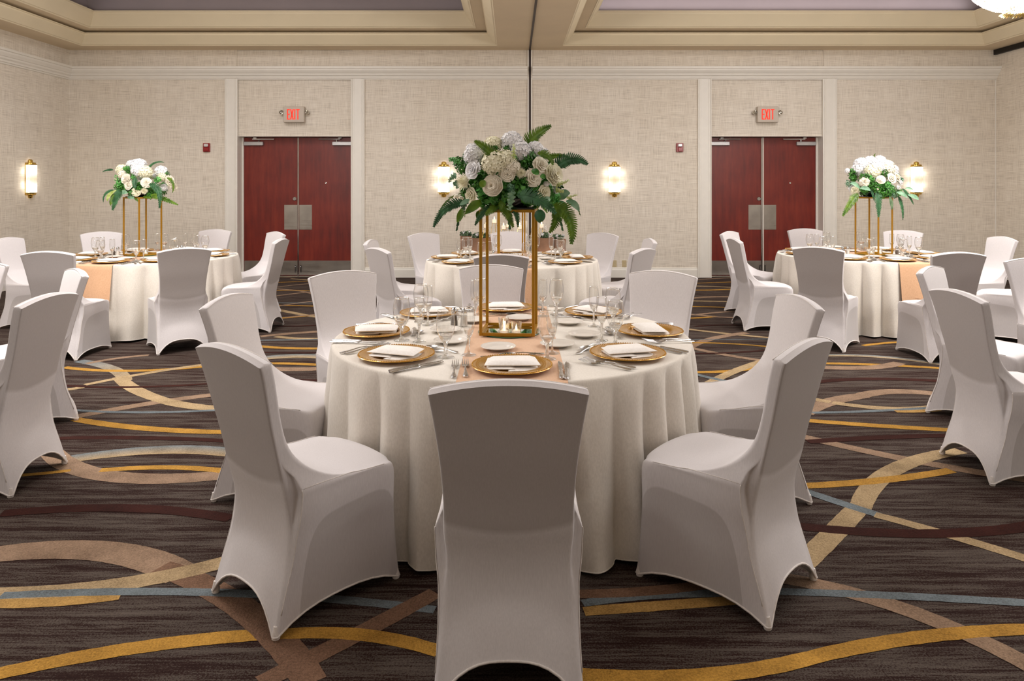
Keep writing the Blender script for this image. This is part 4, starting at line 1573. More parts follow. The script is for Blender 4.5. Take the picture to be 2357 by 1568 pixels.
salt0, pep0 = make_shaker(M_SALT, 'salt_shaker'), make_shaker(M_PEPPER, 'pepper_shaker')
su, pu = [False], [False]
SHK = [(0, -.265, 3.93, 'behind the front left goblet'), (1, -.20, 7.45, 'near the middle candles'), (2, -4.39, 7.92, 'left of the gold stand'), (2, -3.77, 8.12, 'right of the gold stand'),
       (3, 3.77, 7.98, 'left of the gold stand'), (3, 4.38, 7.98, 'right of the gold stand')]
for (ti, x, y, wh) in SHK:
    place(salt0, su, (x, y, TZ + 0.004), 0.1, 'glass salt shaker with chrome cap %s, %s' % (wh, TABLES[ti][0]), 'salt shaker', 'salt shakers')
    place(pep0, pu, (x - 0.055, y + 0.01, TZ + 0.004), 0.1, 'glass pepper shaker with chrome cap %s, %s' % (wh, TABLES[ti][0]), 'pepper shaker', 'pepper shakers')

# votive candles
def make_votive():
    r = empty('votive_candle')
    MB().lathe([(0.0, 0.0), (0.021, 0.0), (0.0225, 0.004), (0.0285, 0.068), (0.0268, 0.068), (0.0215, 0.014), (0.0, 0.013)], 20).build('glass_cup', M_STEM, r, 40)
    MB().lathe([(0.0, 0.0145), (0.019, 0.0145), (0.019, 0.027), (0.0, 0.027)], 16).build('tealight', M_WAX, r, 40)
    MB().lathe([(0.0, 0.028), (0.0032, 0.033), (0.004, 0.039), (0.0022, 0.048), (0.0, 0.056)], 8).build('flame', M_FLAME, r, 180)
    return r


vot0 = make_votive()
vu = [False]
VOT = [(-.040, 3.66, 0, 'in the gold stand, left of two, main table'), (.022, 3.665, 0, 'in the gold stand, right of two, main table'), (-.045, 3.79, 0, 'in the gold stand, behind the left one, main table'),
       (-.12, 7.45, 1, 'first from the left on the middle back table'), (-.05, 7.43, 1, 'second from the left on the middle back table'), (-.02, 7.50, 1, 'third from the left on the middle back table'), (.045, 7.46, 1, 'rightmost on the middle back table'),
       (-4.20, 7.98, 2, 'in the stand, left one, left back table'), (-4.11, 7.98, 2, 'in the stand, right one, left back table'), (4.04, 8.0, 3, 'in the stand, left one, right back table'), (4.14, 8.0, 3, 'in the stand, right one, right back table')]
for (x, y, ti, lab) in VOT:
    place(vot0, vu, (x, y, TZ + (0.0105 if ti != 1 else 0.004)), 0.3, 'lit votive candle in glass %s' % lab, 'candle', 'glass votive candles')


# gold stands on round mirrors
STAND = [(-.014, 3.775, -5, 'main table'), (-4.155, 8.0, -28, 'left back table'), (4.10, 8.06, 32, 'right back table'), (-.01, 7.66, 4, 'middle back table')]
SH = 0.648


def make_stand():
    r = empty('flower_stand')
    h, t = 0.135, 0.0075
    for sx in (-1, 1):
        for sy in (-1, 1):
            MB().box(sx * h - t, sx * h + t, sy * h - t, sy * h + t, 0, SH, 0.0015).build('post', M_GOLDBAR, r)
    for nm, z in (('bottom_frame', 0.0), ('top_frame', SH - 2 * t)):
        m = MB()
        for s in (-1, 1):
            m.box(-h + t, h - t, s * h - t, s * h + t, z, z + 2 * t, 0.001)
            m.box(s * h - t, s * h + t, -h + t, h - t, z, z + 2 * t, 0.001)
        m.build(nm, M_GOLDBAR, r)
    return r


def make_mirror():
    r = empty('round_mirror')
    MB().lathe([(0.0, 0.0055), (0.163, 0.0055)], 64).build('mirror_surface', M_MIRROR, r)
    MB().lathe([(0.163, 0.0055), (0.1655, 0.004), (0.1655, 0.001), (0.163, 0.0), (0.0, 0.0)], 64).build('bevelled_edge', M_GREENG, r, 40)
    return r


st0, mi0 = make_stand(), make_mirror()
stu, miu = [False], [False]
for (x, y, dg, tn) in STAND:
    place(mi0, miu, (x, y, TZ + 0.0045), 0, 'round mirror under the gold stand on the %s' % tn, 'mirror', 'round table mirrors')
    place(st0, stu, (x, y, TZ + 0.0103), radians(dg), 'tall square gold metal stand holding flowers on the %s' % tn, 'flower stand', 'gold flower stands')


# ------------------------------------------------------------ flowers
def petal(mb, R, a0, span, r0, r1, z0, z1, curl, nu=5, nv=4, tip=0.0):
    rows = []
    for j in range(nv + 1):
        v = j / nv
        row = []
        for i in range(nu + 1):
            u = 2 * i / nu - 1
            w = 1 - 0.25 * v * v
            aa = a0 + u * span * w
            rr = r0 + (r1 - r0) * v ** 0.8 + curl * max(0, v - 0.6) * 2.5 * (0.5 + 0.5 * abs(u))
            z = z0 + (z1 - z0) * sin(v * pi / 2) - 0.22 * (z1 - z0) * u * u * v - curl * max(0, v - 0.75) * 1.2
            row.append((R * rr * cos(aa), R * rr * sin(aa), R * z))
        rows.append(row)
    mb.grid(rows)


def rose_mesh():
    mb = MB()
    r = random.Random(2)
    for k, (n, r0, r1, z0, z1, sp) in enumerate(((3, .05, .16, .1, .78, 1.25), (4, .12, .32, .05, .76, .95), (5, .22, .52, 0, .66, .80), (6, .3, .76, -.05, .50, .68), (6, .34, 1.0, -.1, .26, .62))):
        for i in range(n):
            petal(mb, 1, 2 * pi * i / n + k * 0.7 + r.uniform(-.1, .1), sp, r0, r1, z0, z1, 0.05 + 0.035 * k)
    mb.lathe([(0.0, -.3), (.4, -.2), (.5, 0), (.15, .3)], 10)
    return mb


def peony_mesh():
    mb = MB()
    r = random.Random(4)
    for k in range(70):
        t = (k + 1) / 70
        a = k * 2.39996
        rr = t ** 0.6 * 0.72
        z1 = 0.85 * (1 - rr ** 2) + 0.05
        petal(mb, 1, a, r.uniform(.25, .45) / max(.3, rr), rr * .5, rr + .14, z1 - .5, z1 + r.uniform(-.05, .08), 0.06, 3, 3)
    for i in range(7):
        petal(mb, 1, 2 * pi * i / 7, .6, .3, 1.0, -.25, .42, 0.02)
    mb.lathe([(0.0, -.35), (.5, -.25), (.7, 0), (.5, .3), (0, .5)], 12)
    return mb


def hydrangea_mesh():
    mb = MB()
    r = random.Random(6)
    n = 64
    for k in range(n):
        z = 1 - 1.45 * (k + .5) / n
        a = k * 2.39996
        s = sqrt(max(0, 1 - z * z))
        nrm = Vector((s * cos(a), s * sin(a), z)) + Vector((r.uniform(-.2, .2), r.uniform(-.2, .2), r.uniform(-.2, .2)))
        nrm.normalize()
        c = Vector((s * cos(a), s * sin(a), z * .85)) * r.uniform(.84, 1.0)
        t1 = nrm.orthogonal().normalized()
        t1.rotate(Matrix.Rotation(r.uniform(0, 6), 3, nrm))
        t2 = nrm.cross(t1)
        for q in range(4):
            d = t1 * cos(q * pi / 2) + t2 * sin(q * pi / 2)
            e = nrm.cross(d)
            L = r.uniform(.21, .27)
            p0 = c + d * .01
            mb.add([p0, c + d * L * .45 + e * L * .42 + nrm * .03, c + d * L * .95 + e * L * .28 + nrm * .06, c + d * L + nrm * .035, c + d * L * .95 - e * L * .28 + nrm * .06, c + d * L * .45 - e * L * .42 + nrm * .03, c + d * L * .5 + nrm * .0],
                   [(0, 1, 6), (1, 2, 6), (2, 3, 6), (3, 4, 6), (4, 5, 6), (5, 0, 6)])
    mb.lathe([(0, -.6), (.6, -.45), (.8, 0), (.62, .45), (0, .75)], 12)
    return mb


def mum_mesh():
    mb = MB()
    r = random.Random(8)
    for k in range(120):
        t = (k + .5) / 120
        a = k * 2.39996
        el = pi / 2 * (1 - t) - 0.1
        d = Vector((cos(a) * cos(el), sin(a) * cos(el), sin(el) * .9))
        e = Vector((-sin(a), cos(a), 0))
        L = r.uniform(.8, 1.05)
        up = Vector((0, 0, 1))
        p = [d * .2, d * .6 * L + e * .055, d * L + up * .08, d * .6 * L - e * .055]
        mb.add(p, [(0, 1, 2, 3)])
    mb.lathe([(0, -.25), (.35, -.15), (.5, .1), (.3, .35), (0, .45)], 10)
    return mb


def bud_mesh():
    mb = MB()
    mb.lathe([(0, -.7), (.35, -.6), (.68, -.1), (.62, .4), (.3, .8), (0, .9)], 12)
    for i in range(4):
        petal(mb, 1, pi / 2 * i, .8, .3, .55, -.6, .85, 0.02, 4, 4)
    return mb


BM = {'rose': rose_mesh(), 'peony': peony_mesh(), 'hydrangea': hydrangea_mesh(), 'mum': mum_mesh(), 'bud': bud_mesh()}
BCACHE = {}
NAMES = {'rose': 'rose_bloom', 'peony': 'peony_bloom', 'hydrangea': 'hydrangea_bloom', 'mum': 'chrysanthemum_bloom', 'bud': 'flower_bud'}
MATS = {'w': M_WHITE, 'c': M_CREAM, 'i': M_IVPET}
WORD = {'w': 'white', 'c': 'pale cream', 'i': 'ivory'}


def bloom(kind, mk, loc, nrm, R, parent, spin=0.0):
    key = (kind, mk)
    if key not in BCACHE:
        BCACHE[key] = BM[kind].mesh(NAMES[kind], MATS[mk], 60 if kind != 'hydrangea' else 80)
    o = bpy.data.objects.new(NAMES[kind], BCACHE[key])
    COL.objects.link(o)
    o.parent = parent
    o.location = loc
    q = Vector(nrm).normalized().to_track_quat('Z', 'Y')
    o.rotation_mode = 'QUATERNION'
    from mathutils import Quaternion
    o.rotation_quaternion = q @ Quaternion((0, 0, 1), spin)
    o.scale = (R, R, R)
    return o


def bez(P, n):
    P = [Vector(p) for p in P]
    out = []
    for i in range(n + 1):
        t = i / n
        if len(P) == 3:
            out.append(P[0] * (1 - t) ** 2 + P[1] * 2 * t * (1 - t) + P[2] * t * t)
        else:
            out.append(P[0] * (1 - t) ** 3 + P[1] * 3 * t * (1 - t) ** 2 + P[2] * 3 * t * t * (1 - t) + P[3] * t ** 3)
    return out


def frond(P, hw, mat, parent, face=(0, -1, 0.25), n=24, seed=0, slope=0.5):
    r = random.Random(seed)
    n = int(n * 0.85)
    path = bez(P, n)
    mb = MB()
    F = Vector(face).normalized()
    for i in range(1, n):
        t = i / n
        tg = (path[min(n, i + 1)] - path[i - 1]).normalized()
        side = tg.cross(F)
        if side.length < .1:
            side = tg.orthogonal()
        side.normalize()
        nn = side.cross(tg)
        w = hw * (min(1, t * 5) ** .6) * (1 - t) ** .55 * 1.15
        seg = (path[min(n, i + 1)] - path[i - 1]).length / 2
        lw = seg * 0.52
        for s in (-1, 1):
            d = (side * s + tg * slope + nn * r.uniform(-.12, .18)).normalized()
            ww = w * r.uniform(.9, 1.08)
            c = path[i]
            mb.add([c - tg * lw, c + d * ww * .35 - tg * lw * 1.0 + nn * .002, c + d * ww * .75 - tg * lw * .7 + nn * .002, c + d * ww + tg * lw * .3, c + d * ww * .75 + tg * lw * .9 + nn * .002, c + d * ww * .35 + tg * lw * 1.0 + nn * .002, c + tg * lw], [(0, 1, 2, 3, 4, 5, 6)])
    mb.tube(path, 0.0016, 4, radii=[0.0020 * (1 - 0.7 * i / n) for i in range(n + 1)])
    return mb.build('fern_frond', mat, parent)


def big_leaf(P, hw, mat, parent, face=(0, -1, 0.3), n=7):
    path = bez(P, n)
    F = Vector(face).normalized()
    rows = []
    for i in range(n + 1):
        t = i / n
        tg = (path[min(n, i + 1)] - path[max(0, i - 1)]).normalized()
        side = tg.cross(F)
        if side.length < .1:
            side = tg.orthogonal()
        side.normalize()
        nn = side.cross(tg)
        w = hw * sin(pi * min(.985, t * .93 + .05)) ** .8
        rows.append([path[i] - side * w + nn * w * .25, path[i] - side * w * .5 + nn * w * .06, path[i], path[i] + side * w * .5 + nn * w * .06, path[i] + side * w + nn * w * .25])
    mb = MB()
    mb.grid(rows)
    return mb.build('broad_leaf', mat, parent, 60)


def clump(center, R, mat, parent, n=90, ls=0.012, seed=0, round_=False, name='leaf_cluster', sq=(1, 0.8, 1)):
    r = random.Random(seed)
    mb = MB()
    c = Vector(center)
    for _ in range(n):
        d = Vector((r.gauss(0, 1), r.gauss(0, 1), r.gauss(0, 1))).normalized()
        p = c + Vector((d.x * sq[0], d.y * sq[1], d.z * sq[2])) * R * r.uniform(.45, 1.0)
        nrm = (d + Vector((r.gauss(0, .5), r.gauss(0, .5), r.gauss(0, .5)))).normalized()
        a = nrm.orthogonal().normalized()
        a.rotate(Matrix.Rotation(r.uniform(0, 6.28), 3, nrm))
        b = nrm.cross(a)
        L = ls * r.uniform(.7, 1.25)
        W = L * (0.8 if round_ else 0.42)
        mb.add([p - a * L, p - a * L * .3 + b * W, p + a * L * .5 + b * W * .8, p + a * L, p + a * L * .5 - b * W * .8, p - a * L * .3 - b * W], [(0, 1, 2, 3, 4, 5)])
    return mb.build(name, mat, parent)


def sprig(P, mat, parent, ls=0.011, n=12, seed=0, round_=True, name='eucalyptus_sprig'):
    r = random.Random(seed)
    path = bez(P, n)
    mb = MB()
    for i in range(1, n + 1):
        tg = (path[i] - path[i - 1]).normalized()
        for s in (-1, 1):
            o = tg.orthogonal().normalized()
            o.rotate(Matrix.Rotation(i * 1.3 + (0 if s < 0 else pi) + r.uniform(-.3, .3), 3, tg))
            L = ls * (1.15 - .5 * i / n) * r.uniform(.85, 1.15)
            c = path[i] + (o + tg * .4).normalized() * L
            nrm = (tg + o * .3 + Vector((0, -.8, 0))).normalized()
            a = (o - nrm * o.dot(nrm)).normalized()
            b = nrm.cross(a)
            W = L * (.85 if round_ else .35)
            mb.add([c + a * L * cos(q) + b * W * sin(q) for q in [2 * pi * k / 8 for k in range(8)]], [tuple(range(8))])
    mb.tube(path, 0.0013, 4)
    return mb.build(name, mat, parent)


def tray(parent):
    MB().lathe([(0.0, 0.0), (0.10, 0.0), (0.135, 0.012), (0.15, 0.045), (0.14, 0.05), (0.12, 0.02), (0.0, 0.015)], 28).build('black_bowl', M_BLACKPOT, parent, 50)
    MB().lathe([(0.0, 0.02), (0.12, 0.03), (0.15, 0.08), (0.12, 0.14), (0.0, 0.17)], 14).build('foam_block', M_BOX, parent, 60)
    MB().box(-0.128, 0.128, -0.128, 0.128, -0.010, 0.0, 0.002).build('support_plate', M_BLACKPOT, parent)


K = 0.000432


def L(cx, cy):
    # sketch units of the main arrangement (about 0.43 mm each) to metres from the bowl
    return ((cx - 1160) * K, (1160 - cy) * K)


def ysurf(x, z, rx=.29, rz=.235, ry=.25, cz=.15):
    q = 1 - (x / rx) ** 2 - ((z - cz) / rz) ** 2
    return -ry * sqrt(max(0.0, q))


fz0 = TZ + 0.0103 + SH + 0.010
arr = empty('flower_arrangement', (STAND[0][0], STAND[0][1], fz0))
tag(arr, 'large white flower and fern arrangement topping the main table stand', 'flowers')
tray(arr)
MAIN = [('hydrangea', 'w', 1190, 385, 118), ('hydrangea', 'w', 735, 545, 108), ('hydrangea', 'c', 965, 420, 95), ('hydrangea', 'c', 980, 640, 130), ('hydrangea', 'c', 1130, 600, 100), ('hydrangea', 'w', 1290, 490, 112),
        ('hydrangea', 'w', 1470, 465, 85), ('hydrangea', 'i', 1200, 690, 80), ('rose', 'w', 745, 715, 92), ('rose', 'i', 1520, 675, 90), ('rose', 'i', 1430, 810, 88), ('rose', 'i', 1140, 775, 72), ('peony', 'i', 980, 900, 112),
        ('peony', 'c', 1655, 775, 125), ('mum', 'c', 640, 860, 108), ('mum', 'c', 1292, 760, 72), ('rose', 'c', 715, 1010, 78), ('rose', 'c', 1560, 985, 78), ('bud', 'i', 520, 1030, 38), ('bud', 'i', 582, 1050, 36),
        ('mum', 'w', 1705, 950, 60), ('bud', 'w', 1590, 880, 45), ('mum', 'w', 1580, 490, 50), ('hydrangea', 'w', 700, 455, 60)]
rf = random.Random(77)
for (kd, mk, cx, cy, rr) in MAIN:
    x, z = L(cx, cy)
    y = ysurf(x, z) * 0.92
    nrm = Vector((x * 1.3, y - 0.12, (z - 0.10) * 0.9))
    bloom(kd, mk, (x, y, z), nrm, rr * K * (1.17 if kd == 'hydrangea' else 1.12), arr, rf.uniform(0, 6))
# blooms round the back and top so it reads from every side
for i in range(16):
    a = radians(15 + 150 * i / 15)
    el = (0.10, 0.24)[i % 2] + rf.uniform(-.02, .02)
    x, y = .25 * cos(a) * (1 if i % 2 == 0 else .72), .23 * sin(a) * (1 if i % 2 == 0 else .68)
    bloom(('hydrangea', 'rose', 'peony', 'mum')[i % 4], 'wic'[i % 3], (x, y, el), Vector((x, y, el - .05)), (0.052, 0.040, 0.048, 0.042)[i % 4], arr, rf.uniform(0, 6))


def P3(cx, cy, y):
    x, z = L(cx, cy)
    return (x, y, z)


FR = [
    ([P3(1360, 440, -.05), P3(1420, 280, -.08), P3(1670, 180, -.10)], .050, M_FERN, 24), ([P3(1030, 590, -.22), P3(900, 450, -.25), P3(755, 385, -.24)], .038, M_FERN, 22),
    ([P3(1660, 720, -.10), P3(1900, 480, -.12), P3(2095, 655, -.14)], .048, M_FERND, 26), ([P3(1600, 560, .02), P3(1780, 500, .02), P3(1910, 560, .0)], .022, M_FERN, 20),
    ([P3(1480, 525, -.22), P3(1650, 520, -.24), P3(1660, 670, -.26)], .030, M_FERN, 20), ([P3(660, 1100, -.14), P3(380, 1080, -.18), P3(278, 1395, -.20)], .036, M_FERND, 28),
    ([P3(1240, 1010, -.24), P3(1480, 980, -.30), P3(1690, 1225, -.32)], .050, M_FERND, 26), ([P3(1680, 1120, -.12), P3(1960, 1200, -.16), P3(1885, 1600, -.18)], .052, M_FERN, 28),
    ([P3(1720, 1120, -.02), P3(1800, 1280, -.04), P3(1640, 1480, -.05)], .040, M_FERN, 22), ([P3(1060, 1120, -.16), P3(1150, 1220, -.20), P3(1210, 1395, -.17)], .032, M_FERN, 20),
    ([P3(1190, 1150, -.13), P3(1270, 1220, -.16), P3(1262, 1400, -.14)], .022, M_FERND, 18), ([P3(960, 1130, -.16), P3(830, 1200, -.18), P3(755, 1375, -.15)], .026, M_FERND, 20),
    ([P3(1040, 1100, -.17), P3(960, 1180, -.20), P3(880, 1250, -.20)], .030, M_FERN, 18), ([P3(1080, 1060, -.20), P3(1080, 1120, -.23), P3(1060, 1200, -.22)], .024, M_FERN, 16),
]
for i, (P, hw, mt, n) in enumerate(FR):
    frond(P, hw, mt, arr, n=n, seed=i)
for i in range(7):
    a = radians(20 + 140 * i / 6)
    r0, r1 = .18, .42
    frond([(r0 * cos(a), r0 * sin(a), .05), (.34 * cos(a), .34 * sin(a), .12), (r1 * cos(a), r1 * sin(a), -.06 - .1 * (i % 2))], .04, (M_FERN, M_FERND)[i % 2], arr, face=(0, 0, 1), n=22, seed=50 + i)
for i, (P, hw, mt) in enumerate([
        ([P3(840, 1080, -.18), P3(760, 1120, -.22), P3(650, 1230, -.22)], .024, M_FERN), ([P3(600, 1170, -.17), P3(600, 1250, -.19), P3(548, 1330, -.18)], .017, M_FERN),
        ([P3(1510, 1180, -.20), P3(1520, 1250, -.24), P3(1510, 1330, -.22)], .028, M_FERND), ([P3(1760, 1060, -.10), P3(1800, 980, -.14), P3(1880, 990, -.14)], .025, M_EUCA),
        ([P3(1840, 1085, -.10), P3(1940, 1090, -.13), P3(1990, 1205, -.13)], .018, M_EUCA), ([P3(1760, 1085, -.08), P3(1820, 1130, -.10), P3(1855, 1200, -.10)], .016, M_EUCA),
        ([P3(1420, 720, -.27), P3(1460, 740, -.30), P3(1500, 770, -.28)], .016, M_BOX), ([P3(1515, 790, -.26), P3(1545, 780, -.29), P3(1570, 820, -.27)], .013, M_BOX),
        ([P3(880, 840, -.25), P3(850, 880, -.27), P3(840, 920, -.25)], .018, M_FERN), ([P3(1560, 1100, -.2), P3(1600, 1040, -.22), P3(1640, 1060, -.2)], .016, M_EUCA),
        ([P3(700, 1060, -.22), P3(650, 1090, -.25), P3(590, 1120, -.24)], .012, M_EUCA), ([P3(850, 1240, -.1), P3(790, 1200, -.12), P3(775, 1290, -.12)], .016, M_FERN)]):
    big_leaf(P, hw, mt, arr)
for i, (cx, cy, rr, mt, n, ls, rd) in enumerate([
        (560, 620, 85, M_BOX, 150, .010, False), (600, 700, 80, M_BOX, 120, .010, False), (1370, 560, 110, M_BOX, 220, .010, False), (1340, 640, 70, M_BOX, 110, .010, False), (985, 465, 55, M_BOX, 70, .009, False),
        (1130, 470, 50, M_BOX, 60, .009, False), (1210, 590, 50, M_BRIGHT, 60, .008, False), (1110, 870, 70, M_BRIGHT, 80, .012, True), (1230, 880, 90, M_BOX, 110, .012, True), (1310, 930, 90, M_BRIGHT, 110, .012, True),
        (1180, 930, 50, M_EUCA, 40, .016, True), (850, 960, 70, M_BRIGHT, 80, .014, True), (900, 1050, 80, M_BOX, 90, .014, True), (800, 870, 70, M_BOX, 90, .010, False), (1680, 1100, 80, M_BRIGHT, 110, .012, True),
        (1740, 900, 60, M_BOX, 90, .010, False), (530, 880, 50, M_EUCA, 40, .011, True), (1120, 1010, 90, M_BOX, 110, .014, True), (1440, 940, 80, M_BOX, 90, .010, False), (1400, 1050, 100, M_BOX, 100, .016, True),
        (640, 980, 60, M_BOX, 60, .010, True), (1000, 1060, 80, M_BOX, 90, .014, False), (1580, 1060, 60, M_BOX, 70, .012, True), (860, 760, 60, M_BOX, 70, .010, False), (1340, 850, 60, M_BOX, 70, .010, False)]):
    x, z = L(cx, cy)
    clump((x, ysurf(x, z) * (0.86 if rr > 60 else 0.95), z), rr * K, mt, arr, n, ls, i, rd, sq=(1, .9, 1))
for i, (P, mt, ls, n) in enumerate([
        ([P3(1190, 960, -.28), P3(1190, 1060, -.30), P3(1160, 1165, -.30)], M_EUCA, .011, 10), ([P3(540, 770, -.12), P3(480, 780, -.12), P3(445, 850, -.12)], M_EUCA, .009, 9),
        ([P3(1690, 900, -.16), P3(1780, 880, -.18), P3(1850, 840, -.18)], M_BUD, .007, 10), ([P3(1700, 950, -.15), P3(1760, 960, -.17), P3(1790, 970, -.17)], M_BUD, .007, 8),
        ([P3(1210, 600, -.24), P3(1215, 500, -.26), P3(1210, 430, -.25)], M_BUD, .007, 9), ([P3(560, 640, -.12), P3(510, 570, -.14), P3(455, 590, -.14)], M_BRIGHT, .009, 9),
        ([P3(1840, 1060, -.12), P3(1900, 1020, -.14), P3(1960, 1010, -.14)], M_BUD, .005, 8), ([P3(640, 1180, -.2), P3(635, 1210, -.2), P3(640, 1260, -.2)], M_FERN, .005, 6)]):
    sprig(P, mt, arr, ls, n, i)
for i in range(10):
    a = radians(10 + 160 * i / 9)
    clump((.24 * cos(a), .21 * sin(a), .06 + .1 * (i % 3)), .045, (M_BOX, M_BRIGHT, M_EUCA)[i % 3], arr, 110, .012, 80 + i, i % 2 == 0)


for i, (x, z) in enumerate(((-.16, .12), (-.08, .16), (.0, .14), (.08, .16), (.16, .12), (-.18, .20), (-.1, .24), (.0, .25), (.1, .24), (.18, .2), (-.12, .06), (.0, .06), (.12, .06), (.2, .07))):
    clump((x, -.12, z), .065, (M_BOX, M_BRIGHT, M_BOX)[i % 3], arr, 130, .013, 300 + i, i % 2 == 0)


def arrangement(loc, label, seed, fronds, blooms, sprays, leaves, rx=.27, cz=.13):
    ar = empty('flower_arrangement', loc)
    tag(ar, label, 'flowers')
    tray(ar)
    r = random.Random(seed)
    for (kd, mk, x, z, R) in blooms:
        y = ysurf(x, z, rx, .21, .23, cz) * .92
        bloom(kd, mk, (x, y, z), Vector((x * 1.3, y - .12, (z - .08))), R, ar, r.uniform(0, 6))
    for i in range(14):
        a = radians(12 + 156 * i / 13)
        k = 1 if i % 2 == 0 else .7
        x, y, z = .22 * cos(a) * k, .21 * sin(a) * k, (.09, .22)[i % 2]
        bloom(('hydrangea', 'rose', 'peony')[i % 3], 'wic'[i % 3], (x, y, z), Vector((x, y, z - .05)), .05, ar, r.uniform(0, 6))
    for i, (P, hw, mt) in enumerate(fronds):
        frond(P, hw, mt, ar, n=22, seed=seed + i)
    for i, (x, z, R, mt) in enumerate(sprays):
        clump((x, ysurf(x, z, rx, .21, .23, cz) * .88, z), R, mt, ar, int(90 * R / .035), .011, seed + i, i % 2 == 0)
    for P, hw, mt in leaves:
        big_leaf(P, hw, mt, ar)
    for i in range(9):
        a = radians(10 + 160 * i / 8)
        clump((.22 * cos(a), .19 * sin(a), .05 + .08 * (i % 3)), .045, (M_BOX, M_BRIGHT)[i % 2], ar, 100, .012, seed + 80 + i)
    return ar


# left: sketch units of 0.87 mm
def Q(cx, cy, y, ox=545, oy=640, k=0.000866):
    return ((cx - ox) * k, y, (oy - cy) * k)


arrangement((STAND[1][0], STAND[1][1], fz0), 'white flower and fern arrangement on the gold stand at the left', 101,
            [([Q(640, 300, -.06), Q(730, 170, -.08), Q(885, 205, -.1)], .020, M_FERND), ([Q(200, 300, -.05), Q(130, 290, -.06), Q(62, 325, -.06)], .018, M_FERND), ([Q(270, 560, -.14), Q(130, 570, -.16), Q(140, 718, -.16)], .022, M_FERND),
             ([Q(400, 540, -.2), Q(340, 640, -.22), Q(295, 822, -.22)], .060, M_FERND), ([Q(590, 400, -.22), Q(590, 460, -.25), Q(600, 540, -.26)], .045, M_FERND), ([Q(740, 490, -.2), Q(950, 480, -.25), Q(910, 800, -.26)], .055, M_FERND),
             ([Q(740, 620, -.16), Q(900, 650, -.2), Q(1135, 750, -.22)], .045, M_FERN), ([Q(900, 400, -.08), Q(1040, 440, -.1), Q(985, 600, -.1)], .025, M_FERN), ([Q(640, 640, -.15), Q(700, 650, -.16), Q(760, 665, -.16)], .02, M_FERN)],
            [('hydrangea', 'c', -.24, .30, .065), ('hydrangea', 'w', -.05, .35, .085), ('hydrangea', 'w', .02, .29, .075), ('hydrangea', 'w', -.13, .36, .055), ('hydrangea', 'c', .10, .27, .075), ('hydrangea', 'w', .21, .28, .07),
             ('hydrangea', 'c', .24, .22, .05), ('peony', 'i', -.07, .19, .058), ('rose', 'i', -.045, .125, .048), ('rose', 'i', .135, .15, .052), ('rose', 'i', .30, .17, .06), ('peony', 'i', .34, .10, .05), ('mum', 'c', -.27, .18, .05),
             ('rose', 'i', -.26, .12, .04), ('rose', 'c', .03, .05, .045), ('mum', 'c', .11, .06, .045), ('bud', 'i', -.15, .07, .02), ('bud', 'i', .21, .085, .022), ('bud', 'c', -.22, .17, .02), ('hydrangea', 'i', -.16, .24, .05)],
            [(-.15, .30, .055, M_BRIGHT), (-.20, .20, .05, M_BRIGHT), (-.18, .12, .06, M_BRIGHT), (-.10, .28, .045, M_BOX), (-.10, .10, .06, M_BOX), (-.01, .21, .04, M_BRIGHT), (.05, .10, .05, M_BOX), (.20, .05, .06, M_BOX), (-.02, .04, .06, M_BOX),
             (.26, .24, .05, M_BOX), (.22, .18, .04, M_BRIGHT), (-.26, .08, .05, M_EUCA), (.14, .01, .05, M_BOX), (-.24, .23, .04, M_EUCA)],
            [([Q(300, 560, -.15), Q(200, 620, -.18), Q(205, 700, -.18)], .022, M_BUD), ([Q(290, 600, -.15), Q(250, 650, -.17), Q(280, 760, -.17)], .028, M_FERN), ([Q(250, 640, -.14), Q(220, 700, -.15), Q(228, 760, -.15)], .016, M_FERN),
             ([Q(400, 600, -.2), Q(440, 570, -.24), Q(500, 600, -.24)], .026, M_EUCA), ([Q(460, 650, -.18), Q(510, 630, -.2), Q(560, 670, -.2)], .024, M_EUCA), ([Q(540, 660, -.17), Q(570, 670, -.18), Q(600, 710, -.18)], .012, M_FERN)])


def Q2(cx, cy, y):
    return Q(cx, cy, y, 610, 660, 0.00088)


